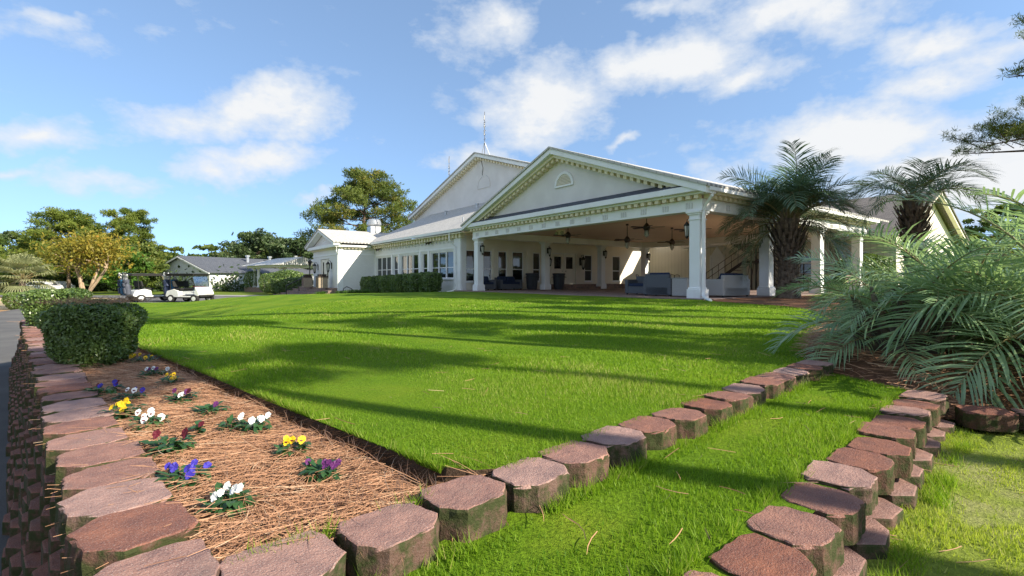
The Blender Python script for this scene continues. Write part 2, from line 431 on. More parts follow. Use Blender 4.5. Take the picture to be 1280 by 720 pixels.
LE0, LE1 = Vector((-0.27, 1.78)), Vector((-3.83, 5.02))        # lawn edge along the bed
lawn_poly = [(0.02, 1.80), (-0.13, 1.77), (-0.24, 1.80), (-0.38, 1.89), (-1.5, 2.89), (-3.83, 5.02), (-6.6, 7.7), (-8.1, 8.6)] + [p for p in ROAD_IN[1:]] + \
            [(-14, 52), (-4, 70), (70, 90), (70, 3.0), (9, 3.0), (4.8, 3.4), (3.35, 4.05), (2.85, 4.5), (2.42, 4.04)]
def lz(x, y): return lawn_z(x, y)
lawn, in_lawn = patch('lawn', lawn_poly, lz, M['lawn'], 1.1)
bed_poly = [(-0.70, 1.12), (0.05, 1.82), (-0.13, 1.79), (-0.24, 1.82), (-0.38, 1.91), (-1.5, 2.91), (-3.83, 5.04), (-6.6, 7.72), (-8.15, 8.62), (-8.2, 8.2), (-7.85, 8.02), (-4.2, 4.45), (-0.86, 1.22)]
def bed_z(x, y):
    c = (x+y)/1.414                          # 0.25 at the wall, about 0.95 at the lawn edge
    z = -0.035 + 0.018*math.sin(x*5.1)*math.sin(y*4.3)
    e = (Vector((x, y))-LE0).cross((LE1-LE0).normalized())
    d = abs(e)
    if y < 7.5 and x < 0: z -= 0.045*(1-sstep(0.0, 0.11, d))     # the cut trench beside the turf
    return z
bed, in_bed = patch('flower_bed_soil', bed_poly, bed_z, M['soil'], 0.12)
# cut side of the turf
mb = MB()
pl = [(0.02, 1.80), (-0.13, 1.77), (-0.24, 1.80), (-0.38, 1.89), (-1.5, 2.89), (-3.83, 5.02), (-6.6, 7.7), (-8.1, 8.6)]
for a, b in zip(pl[:-1], pl[1:]):
    n_ = 24
    for i in range(n_):
        p = Vector(a).lerp(Vector(b), i/n_); q = Vector(a).lerp(Vector(b), (i+1)/n_)
        mb.add([(p.x, p.y, lz(*p)), (q.x, q.y, lz(*q)), (q.x-.02, q.y-.02, -.16), (p.x-.02, p.y-.02, -.16)], [(0, 1, 2, 3)])
o = mb.build('turf_cut', M['soil']); o['kind'] = 'structure'
terr_poly = [(-0.62, 1.05), (-0.2, 1.45), (2.40, 3.92), (2.6, 3.95), (2.78, 3.25), (0.47, 1.12), (-0.2, 0.5), (-0.45, 0.75)]
terr, in_terr = patch('terrace_turf', terr_poly, lambda x, y: TERR+0.008*math.sin(x*3.1+y)*math.sin(y*2.7), M['lawn'], 0.25)
low_poly = [(-0.25, 0.35), (0.50, 1.05), (2.70, 3.08), (3.1, 3.08), (4.6, 2.65), (9, 2.5), (14, -2), (4, -4), (0.2, -2)]
lowr, in_low = patch('lower_turf', low_poly, lambda x, y: LOWER+0.02*math.sin(x*2.1+y)*math.sin(y*2.7)+0.02*min(3, max(0, x-2)), M['drylawn'], 0.3)
palm_poly = [(2.40, 4.02), (2.58, 3.8), (2.68, 3.2), (3.1, 3.08), (4.6, 2.64), (9, 2.55), (16, 6), (18, 15), (15.6, 19.2), (11.8, 20.6), (9.1, 18.4), (7.2, 17.0), (6.4, 16.2), (6.4, 15.2), (7.0, 13.0), (6.8, 11.0), (5.4, 8.2), (3.5, 5.7)]
def palm_z(x, y):
    z = lawn_z(x, y)+0.012+0.05*math.exp(-((x-4)**2+(y-4)**2)/3)
    d = min(segdist((x, y), (2.40, 4.02), (2.68, 3.2)), segdist((x, y), (2.68, 3.2), (3.1, 3.08)), segdist((x, y), (3.1, 3.08), (4.6, 2.64)))
    return z - .25*(1-sstep(0.02, .5, d))
pbed, in_pbed = patch('palm_bed_mulch', palm_poly, palm_z, M['mulch'], 0.22)
road_poly = [(-0.4, 0.3)] + [(-4.2, 4.2)] + [(x-.02, y-.02) for x, y in [(-8.2, 8.15)]] + ROAD_IN[1:] + [(-21, 44), (-26, 47), (-40, 49), (-60, 50), (-60, 46), (-38, 44), (-31, 40), (-29, 31), (-24, 22.5), (-20.3, 18.2), (-16, 9), (-12, -4), (-2, -8)]
road, _ = patch('road', road_poly, lambda x, y: ROADZ - 0.06*sstep(30, 44, y), M['asphalt'], 1.5)
dry, _ = patch('dormant_turf', [(-110, 22), (-70, 12), (-24.6, 25.4), (-28, 33), (-34, 42.5), (-80, 45), (-110, 60)], lambda x, y: -0.93, M['drygrass'], 8)
bank, _ = patch('straw_bank', [(-60, 2), (-17, 10), (-20.6, 18.4), (-24.7, 25.5), (-70, 15)], lambda x, y: -0.90, M['strawbank'], 3)
cpath, _ = patch('concrete_path', [(-32, 45.2), (-20.2, 42.2), (-18.4, 41.3), (-17.2, 43.6), (-24, 50), (-34, 52)], lambda x, y: -0.955, M['concrete'], 3)

# ------------------------------------------------------------------ pine straw, grass blades
def frustum_ok(P):
    px = P[:, 0]/np.maximum(P[:, 1], .05)*F+640
    return (P[:, 1] > 0.5) & (px > -120) & (px < 1400)
def blades(name, inside, zf, box, dens, hgt, wid, dmin, dmax, lab, mat_, avoid=None):
    x0, x1, y0, y1 = box
    n = int((x1-x0)*(y1-y0)*dens)
    P = np.c_[rng.uniform(x0, x1, n), rng.uniform(y0, y1, n)]
    d = np.hypot(P[:, 0], P[:, 1])
    P = P[frustum_ok(P) & (d > dmin) & (d < dmax)]
    keep = np.array([inside(a, b) for a, b in P], dtype=bool)
    P = P[keep]
    if avoid is not None: P = P[~avoid(P)]
    n = len(P)
    Z = np.array([zf(a, b) for a, b in P])
    tx = np.sin(P[:, 0]*1.9+1)*np.sin(P[:, 1]*2.3)+0.6*np.sin(P[:, 0]*5.3+P[:, 1]*3.1)
    big = np.sin(P[:, 0]*.83+P[:, 1]*.31)*np.sin(P[:, 1]*.71-P[:, 0]*.4)
    tone = np.clip(0.50+0.24*tx+.22*big+rng.normal(0, .18, n), 0, 1)
    a = rng.uniform(0, 2*np.pi, n); h = hgt*rng.uniform(.45, 1.3, n)*(1+.3*tx+.2*big); w = wid*rng.uniform(.7, 1.3, n)
    lean = rng.uniform(.15, .9, n)*h; la = rng.uniform(0, 2*np.pi, n)
    b0 = np.c_[P[:, 0]-np.cos(a)*w, P[:, 1]-np.sin(a)*w, Z-0.004]
    b1 = np.c_[P[:, 0]+np.cos(a)*w, P[:, 1]+np.sin(a)*w, Z-0.004]
    tp = np.c_[P[:, 0]+np.cos(la)*lean, P[:, 1]+np.sin(la)*lean, Z+h]
    V = np.stack([b0, b1, tp], 1).reshape(-1, 3)
    return V, np.arange(3*n).reshape(-1, 3), tone
def join(parts):
    Vs, Fs, Ts, o = [], [], [], 0
    for V, Fc, T in parts:
        Vs.append(V); Fs.append(Fc+o); Ts.append(T); o += len(V)
    return np.concatenate(Vs), np.concatenate(Fs), np.concatenate(Ts)
def bare(P):       # worn soil just below the two walls
    d1 = np.array([segdist(p, W10+Vector((.17, -.17)), W11+Vector((.17, -.17))) for p in P])
    d2 = np.array([segdist(p, W20+Vector((.24, -.24)), W21+Vector((.24, -.24))) for p in P])
    w = 0.06+0.05*np.sin(P[:, 0]*7)+0.04*np.sin(P[:, 1]*13)
    c1 = np.array([segdist(p, W10, W11) for p in P]); c2 = np.array([segdist(p, W20, W21) for p in P])
    return (((d1 < w) | (d2 < w*1.7)) & (rng.random(len(P)) < 0.85)) | (c1 < .11) | (c2 < .115)
def covered(P): return np.array([in_pbed(a, b) for a, b in P], dtype=bool)
parts = [blades('g', in_terr, lambda x, y: TERR+0.008*math.sin(x*3.1+y)*math.sin(y*2.7), (-.7, 3, .9, 4.2), 17000, .0185, .0022, 0, 9, '', None, bare)]
o = link('terrace_grass', npmesh('terrace_grass', *join(parts)), M['blade']); tag(o, 'short green grass on the narrow strip between the two block walls', 'grass', kind='stuff')
TUFT = []
def tuft_line(A, B, off, n, z, hgt):
    d = B-A; t_ = rng.random(n); q = off*(1+rng.normal(0, .12, n))
    nn = Vector((d.y, -d.x)).normalized()
    P = np.c_[A.x+d.x*t_+nn.x*q, A.y+d.y*t_+nn.y*q]
    k = (np.sin(t_*61)+np.sin(t_*23+1)+rng.normal(0, .5, n)) > .2
    P = P[k]; n = len(P); a = rng.uniform(0, 6.283, n); h = hgt*rng.uniform(.4, 1.3, n); w_ = .0021; la = rng.uniform(0, 6.283, n); le = h*rng.uniform(.2, .8, n)
    Z = np.full(n, z)
    V = np.stack([np.c_[P[:, 0]-np.cos(a)*w_, P[:, 1]-np.sin(a)*w_, Z], np.c_[P[:, 0]+np.cos(a)*w_, P[:, 1]+np.sin(a)*w_, Z], np.c_[P[:, 0]+np.cos(la)*le, P[:, 1]+np.sin(la)*le, Z+h]], 1).reshape(-1, 3)
    TUFT.append((V, np.arange(3*n).reshape(-1, 3), rng.uniform(.2, 1, n)))
tuft_line(LE0, LE1, .012, 9000, -.012, .05); tuft_line(Vector((-.10, 1.78)), Vector((-.38, 1.90)), .01, 900, -.012, .05); tuft_line(W10, W11, .125, 5000, TERR-.005, .055); tuft_line(W20, W21, -.125, 5000, TERR-.005, .05); tuft_line(W10, W11, -.11, 3500, -.01, .05); tuft_line(W20, W21, .22, 4500, LOWER, .06)
o = link('edge_grass', npmesh('edge_grass', *join(TUFT)), M['blade']); tag(o, 'longer grass tufts growing against the block walls', 'grass', kind='stuff')
parts = [blades('g', in_low, lambda x, y: LOWER+0.02*math.sin(x*2.1+y)*math.sin(y*2.7)+0.02*min(3, max(0, x-2)), (.3, 4.6, .9, 3.3), 12000, .0155, .0022, 0, 9, '', None, bare)]
o = link('lower_grass', npmesh('lower_grass', *join(parts)), M['bladedry']); tag(o, 'yellow-green grass below the lower block wall', 'grass', kind='stuff')
parts = [blades('g', in_lawn, lz, (-4, 3.2, 1.7, 5), 13000, .019, .0023, 0, 3.6, '', None, covered),
         blades('g', in_lawn, lz, (-6, 6, 2, 7), 5000, .021, .0036, 3.6, 6.2, '', None, covered),
         blades('g', in_lawn, lz, (-9, 8, 4, 11.5), 1700, .024, .0065, 6.2, 10.5, '', None, covered),
         blades('g', in_lawn, lz, (-15, 10, 8, 19), 420, .026, .013, 10.5, 18, '', None, covered)]
o = link('lawn_grass', npmesh('lawn_grass', *join(parts)), M['blade']); tag(o, 'mown green grass covering the main lawn', 'grass', kind='stuff')

def needles(n, pts, L, w, zlift, curl):
    """long thin curved strips lying about"""
    a = rng.uniform(0, np.pi*2, n)*0.35 + rng.choice([0.6, 2.0, 3.4], n) + rng.normal(0, .4, n)
    L = L*rng.uniform(.5, 1.2, n); c = rng.normal(0, curl, n)
    tilt = rng.normal(0, .10, n)
    K = 4
    V = np.zeros((n, K, 2, 3))
    ang = a.copy(); pos = pts.copy()
    for k in range(K):
        d = np.c_[np.cos(ang), np.sin(ang)]
        s = np.c_[-np.sin(ang), np.cos(ang)]*(w*(1.0 if k < K-1 else .3))
        V[:, k, 0, :2] = pos[:, :2]+s; V[:, k, 1, :2] = pos[:, :2]-s
        zz = np.maximum(pos[:, 2], zlift[:, ])if False else pos[:, 2]
        V[:, k, 0, 2] = zz; V[:, k, 1, 2] = zz+w*1.2
        pos = pos + np.c_[d*(L/(K-1))[:, None], tilt*L/(K-1)]
        ang = ang + c
    Fc = []
    base = np.arange(n)*K*2
    for k in range(K-1):
        Fc.append(np.c_[base+2*k, base+2*k+1, base+2*k+3, base+2*k+2])
    tone = np.tile(rng.uniform(0, 1, n), K-1)
    return V.reshape(-1, 3), np.concatenate(Fc), tone
def scatter(inside, box, n, zf, dz0, dz1, ok=None):
    P = np.c_[rng.uniform(box[0], box[1], n), rng.uniform(box[2], box[3], n)]
    k = np.array([inside(a, b) and (ok is None or ok(a, b)) for a, b in P], dtype=bool)
    P = P[k]
    Z = np.array([zf(a, b) for a, b in P])+rng.uniform(dz0, dz1, len(P))
    return np.c_[P, Z]
def off_edge(x, y):                                     # keeps the trench mostly clear
    d = abs((Vector((x, y))-LE0).cross((LE1-LE0).normalized()))
    return d > 0.055 or random.random() < .18
pts = scatter(in_bed, (-4.5, .1, 1.1, 5.0), 95000, bed_z, 0.004, 0.045, off_edge)
A = needles(len(pts), pts, .19, .00085, pts[:, 2], .16)
pts = scatter(in_bed, (-8.2, -3, 3.6, 8.6), 22000, bed_z, 0.0, 0.03, off_edge)
B = needles(len(pts), pts, .20, .0017, pts[:, 2], .16)
def on_rim(x, y): return True
# some needles spill over the top blocks and the terrace
tt_ = rng.uniform(0, .6, 150)**1.5; of_ = rng.uniform(.13, .23, 150)
pts = np.c_[WL0.x+(WL1.x-WL0.x)*tt_+.70*of_, WL0.y+(WL1.y-WL0.y)*tt_+.714*of_, np.full(150, .036)]
Cc = needles(150, pts, .12, .0009, pts[:, 2], .08)
o = link('pine_straw', npmesh('pine_straw', *join([A, B, Cc])), M['straw']); tag(o, 'loose orange-brown pine needles strewn over the flower bed', 'pine straw', kind='stuff')
pts = scatter(in_pbed, (2.4, 8, 2.6, 8), 26000, lambda x, y: palm_z(x, y)+.005, 0, .05)
o = link('palm_bed_straw', npmesh('palm_bed_straw', *needles(len(pts), pts, .17, .0019, pts[:, 2], .15)), M['straw']); tag(o, 'dark brown needles and litter under the palms', 'mulch', kind='stuff')

pts = np.concatenate([scatter(in_terr, (-.6, 2.6, 1, 4), 700, lambda x, y: TERR+.02, 0, .012), scatter(in_low, (.5, 4, .9, 3), 500, lambda x, y: LOWER+.03, 0, .012), scatter(in_lawn, (-3, 3, 1.8, 5), 420, lambda x, y: .022, 0, .01)])
pts = pts[rng.random(len(pts)) < .30]
o = link('loose_needles', npmesh('loose_needles', *needles(len(pts), pts, .11, .0011, pts[:, 2], .12)), M['straw']); tag(o, 'stray brown pine needles lying on the short grass', 'pine needles', kind='stuff')
# ------------------------------------------------------------------ block walls
def block_mesh(name, seed, w=0.262, d=0.212, h=0.10):
    r = random.Random(seed)
    j = lambda: r.uniform(-.008, .008)
    poly = [(-w*.27+j(), -d*.52+j()), (w*.27+j(), -d*.52+j()), (w*.5+j(), -d*.22+j()), (w*.47+j(), d*.34+j()), (w*.36+j(), d*.5+j()), (-w*.36+j(), d*.5+j()), (-w*.47+j(), d*.34+j()), (-w*.5+j(), -d*.22+j())]
    # subdivide the outline and roughen it so that the edges read as split concrete
    pts = []
    for i in range(len(poly)):
        a, b = Vector(poly[i]), Vector(poly[(i+1) % len(poly)])
        k = max(2, int((b-a).length/.022))
        for q in range(k):
            p = a.lerp(b, q/k); pts.append(p + Vector((r.uniform(-.0028, .0028), r.uniform(-.0028, .0028))))
    n = len(pts)
    rings = [(-h, 1.0), (-h*.66, 1.005), (-h*.33, 1.0), (-.011, 1.0), (-.003, .982), (0.0, .955)]
    vs, fs = [], []
    for z, s in rings:
        for p in pts:
            rr = .0035 if s >= 1 and z > -h else .0012
            vs.append((p.x*s+r.uniform(-rr, rr), p.y*s+r.uniform(-rr, rr), z+r.uniform(-.0012, .0012)))
    for i in range(len(rings)-1):
        for k in range(n): fs.append((i*n+k, i*n+(k+1) % n, (i+1)*n+(k+1) % n, (i+1)*n+k))
    top = len(vs)-n
    for s in (.62, .28):                       # gently uneven top
        o = len(vs)
        for p in pts: vs.append((p.x*s, p.y*s, r.uniform(-.0003, .0004)))
        for k in range(n): fs.append((top+k, top+(k+1) % n, o+(k+1) % n, o+k))
        top = o
    vs.append((0, 0, .0004)); c = len(vs)-1
    for k in range(n): fs.append((top+k, top+(k+1) % n, c))
    fs.append(tuple(range(n-1, -1, -1)))
    me = bpy.data.meshes.new(name); me.from_pydata(vs, [], fs); me.update()
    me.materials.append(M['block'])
    return me
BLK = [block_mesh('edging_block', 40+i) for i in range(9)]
def row(A, B, step, face, z, group, labelf, n0=0, tilt=.035, jit=.012, zf=None, dsc=1):
    d = (B-A); n = int(d.length/step+.5); d.normalize()
    rz = math.atan2(face.y, face.x)+math.pi/2              # local -y looks towards face
    out = []
    for i in range(n+1):
        p = A + d*step*i + Vector((random.uniform(-jit, jit), random.uniform(-jit, jit)))
        o = bpy.data.objects.new('edging_block', random.choice(BLK)); col.objects.link(o)
        zz = z if zf is None else zf(i, n)
        o.location = (p.x, p.y, zz+random.uniform(-.006, .006))
        o.rotation_euler = (random.uniform(-tilt, tilt), random.uniform(-tilt, tilt), rz+random.uniform(-.07, .07))
        tag(o, labelf(i+n0), 'edging block', group); out.append(o)
        if dsc != 1: o.scale = (1, dsc, 1); o.location.x += face.x*.03; o.location.y += face.y*.03
    return out
LFACE, RFACE = Vector((-.70, -.714)), Vector((.69, -.724))
rowL = row(WL0, WL1, .268, LFACE, .03, 'top blocks of the roadside bed wall', lambda i: f'brick-red top block of the tall roadside wall, {ORD[i]} from the front corner', tilt=.02, zf=lambda i, n: .03, dsc=1.15)
rowR = row(W10+Vector((.05, .08)), W11, .276, RFACE, .02, 'top blocks along the lawn edge', lambda i: f'mossy purple-brown block edging the main lawn, {ORD[i]} from the front corner of the bed')
row2 = row(W20, W21, .272, RFACE, TERR+.014, 'top blocks of the lower wall', lambda i: f'sunlit worn block of the lower grass-strip wall, {ORD[i]} from the photo bottom')
row3 = row(W21+Vector((.25, -.16)), W22, .285, Vector((-.35, -.94)), TERR-.03, 'blocks edging the palm bed', lambda i: f'rough brown block under the palm fronds, {ORD[i]} from the lower wall corner')
# the courses beneath
def courses(name, A, B, step, face, z0, ncourse, h, setb, label, seed):
    r = random.Random(seed)
    rz = math.atan2(face.y, face.x)+math.pi/2
    d = (B-A).normalized(); L = (B-A).length
    mb = MB()
    for c in range(1, ncourse+1):
        off = (step*.5 if c % 2 else 0)
        n = int((L+.3)/step)
        for i in range(n+1):
            p = A + d*(i*step-off) + face.normalized()*(setb*c)
            w, dd = step*.97*r.uniform(.93, 1), .22
            m = Matrix.Translation((p.x+r.uniform(-.014, .014), p.y+r.uniform(-.014, .014), z0-h*c+r.uniform(-.006, .004))) @ Matrix.Rotation(rz+r.uniform(-.09, .09), 4, 'Z')
            poly = [(-w*.24, -dd*.5), (w*.24, -dd*.5), (w*.5, -dd*.2), (w*.46, dd*.5), (-w*.46, dd*.5), (-w*.5, -dd*.2)]
            poly = [(x+r.uniform(-.006, .006), y+r.uniform(-.006, .006)) for x, y in poly]
            mb.xy(poly, -h*.98, r.uniform(-.004, .0), m)
    o = mb.build(name, M['block'], None, bevel=.008, seg=2)
    tag(o, label, 'retaining wall')
    return o
courses('retaining_wall', WL0, WL1, .268, LFACE, .02, 9, .098, .022, 'dark stacked block courses below the flower bed, down to the road', 3)
courses('retaining_wall', W10+Vector((.05, .08)), W11, .276, RFACE, .0, 2, .10, .022, 'low buried block course under the purple blocks along the lawn', 4)
courses('retaining_wall', W20, W21, .272, RFACE, TERR-.012, 2, .10, .042, 'stepped block courses under the sunlit lower wall', 5)

# ------------------------------------------------------------------ pansies
def leafstrip(c, d, L, w, droop, up):
    """one leaf as four quads folded along its rib"""
    s = d.cross(Vector((0, 0, 1))).normalized()
    vs = []
    prof = [(.0, .12), (.35, 1.0), (.7, .8), (1.0, .05)]
    for t, k in prof:
        p = c + d*L*t + Vector((0, 0, up*L*t - droop*L*t*t))
        vs += [p - s*w*k + Vector((0, 0, .15*w*k)), p, p + s*w*k + Vector((0, 0, .15*w*k))]
    fs = []
    for i in range(3):
        a = i*3
        fs += [(a, a+1, a+4, a+3), (a+1, a+2, a+5, a+4)]
    return vs, fs
def flower_mb(c, n, size, r):
    mb = MB()
    n = n.normalized(); a = n.cross(Vector((0.1, .2, 1))).normalized(); b = a.cross(n).normalized()
    for ang, s, k in ((90, 1.0, 0), (35, .95, 1), (145, .95, 1), (-25, .9, 2), (205, .9, 2), (270, 1.1, 3)):
        t = R(ang); dr = a*math.cos(t)+b*math.sin(t); sd = n.cross(dr)
        L = size*s; W = size*.62*s
        up = n*size*(.05*k+.02)
        P = [c+up*.2, c+dr*L*.35-sd*W*.55+up, c+dr*L*.8-sd*W*.72+up*1.5+n*r.uniform(-.1, .15)*size, c+dr*L*1.08+up*1.2+n*r.uniform(-.15, .1)*size, c+dr*L*.8+sd*W*.72+up*1.5+n*r.uniform(-.1, .15)*size, c+dr*L*.35+sd*W*.55+up]
        mb.add(P, [(0, 1, 2, 3), (0, 3, 4, 5)])
    return mb
def pansy(px, py, petals, dark, label, spread=.055, nf=3, leaves=26, seed=0, size=.021, hgt=.07):
    r = random.Random(seed)
    p = ground(px, py, 0.0)
    root = empty('pansy_plant', (p.x, p.y, -.02), 0, label, 'flower', 'pansies planted in the flower bed')
    mb = MB()
    for i in range(int(leaves*2.4)):
        a = r.uniform(0, 6.283); d = Vector((math.cos(a), math.sin(a), 0))
        c = Vector((math.cos(a+.4), math.sin(a+.4), 0))*spread*r.uniform(.05, .85) + Vector((0, 0, r.uniform(.015, hgt*.72)))
        mb.add(*leafstrip(c, d, r.uniform(.032, .058), r.uniform(.009, .015), r.uniform(.2, .9), r.uniform(.2, .9)))
    for i in range(7):
        a = r.uniform(0, 6.283); q = Vector((math.cos(a), math.sin(a), 0))*spread*.6
        mb.tube([(0, 0, 0), q*.6+Vector((0, 0, hgt*.4)), q+Vector((0, 0, hgt*.7))], [.0018, .0015, .001], 4)
    mb.build('foliage', M['pansyleaf'], root)
    for i in range(nf+(2 if nf > 2 else 1 if nf > 1 else 0)):
        a = r.uniform(0, 6.283) if nf > 2 else i*math.pi+r.uniform(-.4, .4); q = Vector((math.cos(a), math.sin(a)*.7, 0))*spread*r.uniform(.35, 1.15)
        c = q + Vector((0, 0, hgt*r.uniform(.75, 1.15)))
        n = Vector((r.uniform(-.5, .7), -1.0, r.uniform(.3, .9)))
        m_ = petals[i % len(petals)]
        f = flower_mb(c, n, size*r.uniform(.65, 1.0), r).build('flower_head', M[m_], root)
        nn = n.normalized()
        a_ = nn.cross(Vector((.1, .2, 1))).normalized(); b_ = a_.cross(nn)
        if dark:
            mb = MB(); cc = c+nn*size*.22
            for ang in (270, 215, 325):
                t = R(ang); dr = a_*math.cos(t)+b_*math.sin(t); sd = nn.cross(dr)
                mb.add([cc, cc+dr*size*.30-sd*size*.15, cc+dr*size*.48, cc+dr*size*.30+sd*size*.15], [(0, 1, 2, 3)])
            mb.build('dark_eye', M['pred' if m_ != 'pblue' else 'ppurple'], f)
        mb = MB(); mb.tube([(q.x*.3, q.y*.3, .005), (q.x*.8, q.y*.8, c.z*.6), tuple(c-nn*.003)], [.0016, .0014, .0011], 5)
        mb.build('flower_stem', M['pansyleaf'], root)
    return root
Y_, W_, B_, P_, R_ = 'pyellow', 'pwhite', 'pblue', 'ppurple', 'pred'
PANS = [
 (158, 447, [Y_], 1, 'single yellow pansy growing close beside the near hedge', .07, 1, 14),
 (180, 452, [Y_], 1, 'cluster of yellow pansies just right of the near hedge', .11, 5, 30),
 (192, 470, [W_, P_], 1, 'dark leafy pansy with white and purple faces below the far yellow cluster', .09, 3, 28),
 (212, 481, [Y_, Y_, Y_], 1, 'yellow pansy with dark faces between the two white pansies near the turf', .085, 3, 26),
 (228, 502, [W_, R_, P_], 1, 'pansy with white and maroon flowers near the turf edge', .075, 4, 28),
 (132, 493, [B_, B_, R_], 0, 'blue pansy with a maroon bloom, nearest the far end of the block wall', .10, 4, 28),
 (160, 500, [W_, B_, W_], 1, 'pansy with small white and blue blooms behind the golden plant', .08, 3, 20),
 (155, 519, [Y_], 0, 'wide golden yellow pansy close to the roadside blocks', .10, 6, 36),
 (186, 533, [W_], 1, 'white pansy with dark broad leaves beside the golden plant', .07, 4, 28),
 (263, 518, [P_, B_], 0, 'leafy green pansy with one small purple bloom in mid bed', .075, 1, 36),
 (213, 562, [R_, R_], 0, 'loose green pansy with tiny maroon buds', .085, 2, 40),
 (318, 537, [W_], 0, 'wide pansy with several plain white blooms near the turf edge', .065, 4, 26),
 (288, 537, [], 0, 'small flowerless green plant left of the white blooms', .035, 0, 14),
 (230, 603, [B_], 0, 'deep blue pansy with a spreading row of blooms', .082, 6, 30),
 (287, 632, [W_], 0, 'big white pansy nearest the front corner blocks', .055, 4, 30),
 (367, 567, [Y_], 1, 'orange-yellow pansy with dark throats facing right', .05, 3, 24),
 (402, 594, [P_], 0, 'purple pansy closest to the lawn-edge blocks', .058, 4, 26),
 (247, 541, [R_], 0, 'single dark red bloom between the purple pansy and the loose plant', .025, 1, 5),
]
for i, (px, py, pe, dk, lab, sp, nf, lv) in enumerate(PANS):
    Yd = F*H/(py-HZ)
    pansy(px, py, pe, dk, lab, sp*.92, nf, lv, 100+i, .0185 if Yd > 2 else .0165, .078 if Yd > 2 else .070)

# ------------------------------------------------------------------ leafy volumes
def leaf_quads(C, size, aspect=.5, normal_bias=None, flat=0.0):
    """rhombus leaf per centre"""
    n = len(C)
    d = rng.normal(0, 1, (n, 3)); d[:, 2] *= (1-flat); d /= np.linalg.norm(d, axis=1)[:, None]
    e = rng.normal(0, 1, (n, 3))
    if normal_bias is not None: e = np.cross(d, normal_bias + e*.6)
    else: e = np.cross(d, e)
    e /= np.linalg.norm(e, axis=1)[:, None]+1e-9
    L = (size*rng.uniform(.6, 1.3, n))[:, None]
    V = np.stack([C-d*L, C+e*L*aspect, C+d*L, C-e*L*aspect], 1).reshape(-1, 3)
    return V, np.arange(4*n).reshape(-1, 4)
def tufts(C, size, k=9, width=.05, up=.35):
    """sprays of thin needles round each centre"""
    n = len(C)
    d = rng.normal(0, 1, (n, k, 3)); d[:, :, 2] += up; d /= np.linalg.norm(d, axis=2)[:, :, None]
    e = np.cross(d, rng.normal(0, 1, (n, k, 3))); e /= np.linalg.norm(e, axis=2)[:, :, None]+1e-9
    L = size*rng.uniform(.6, 1.2, (n, k, 1)); c = C[:, None, :]
    w = size*width
    V = np.stack([c+d*L*.05-e*w*.4, c+d*L*.6-e*w, c+d*L, c+d*L*.6+e*w], 2).reshape(-1, 3)
    return V, np.arange(len(V)).reshape(-1, 4)
def superell(n, hx, hy, z0, z1, p=4.0, taper=0.0, lump=.05, seed=0):
    """points on and just inside the skin of a clipped hedge body"""
    r = np.random.default_rng(seed)
    d = r.normal(0, 1, (n, 3)); d /= np.abs(d).max(1)[:, None]
    s = (np.abs(d)**p).sum(1)**(-1/p)
    P = d*s[:, None]
    nrm = np.sign(P)*np.abs(P)**(p-1); nrm /= np.linalg.norm(nrm, axis=1)[:, None]
    lumps = lump*(np.sin(P[:, 0]*5+seed)*np.sin(P[:, 1]*6+1)+np.sin(P[:, 2]*7+P[:, 0]*4+seed))
    P = P*(1+lumps[:, None])*(1-np.abs(r.normal(0, .045, n)))[:, None]
    k = 1 - taper*(0.5-0.5*P[:, 2])
    return np.c_[P[:, 0]*hx*k, P[:, 1]*hy*k, z0+(P[:, 2]*.5+.5)*(z1-z0)], nrm
def hedge(name, loc, rz, hx, hy, h, n, leaf, label, cat, group=None, taper=.25, p=4.0, seed=0, m='boxleaf', lump=.04, twigs=0, base=.02, stems=True):
    root = empty(name, loc, rz, label, cat, group)
    P, N = superell(n, hx, hy, base, h, p, taper, lump, seed)
    # the clipped skin is thick with leaves; a core of dark twigs closes it
    V, Fc = leaf_quads(P, leaf, .5, N)
    tone = np.repeat(np.clip(.4+.25*np.sin(P[:, 0]/hx*3+seed)*np.sin(P[:, 2]/h*4+1)+rng.normal(0, .2, n), 0, 1), 1)
    link('foliage', npmesh('foliage', V, Fc, tone), M[m], root)
    mb = MB()
    r = random.Random(seed)
    for i in range(16 if stems else 6):
        a = r.uniform(0, 6.283); q = r.uniform(.1, .5)
        e = (math.cos(a)*hx*.85*(1-taper*.4), math.sin(a)*hy*.85*(1-taper*.4), h*r.uniform(.5, .9))
        mb.tube([(math.cos(a)*hx*q*.35, math.sin(a)*hy*q*.35, -.02), (e[0]*.55, e[1]*.55, e[2]*.45), e], [h*.018, h*.013, h*.005], 5)
    mb.build('stem', M['bark'], root)
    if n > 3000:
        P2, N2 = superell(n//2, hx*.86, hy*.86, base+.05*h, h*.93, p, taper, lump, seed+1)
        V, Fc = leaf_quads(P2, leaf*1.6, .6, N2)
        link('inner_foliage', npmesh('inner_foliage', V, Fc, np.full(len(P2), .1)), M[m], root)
    return root
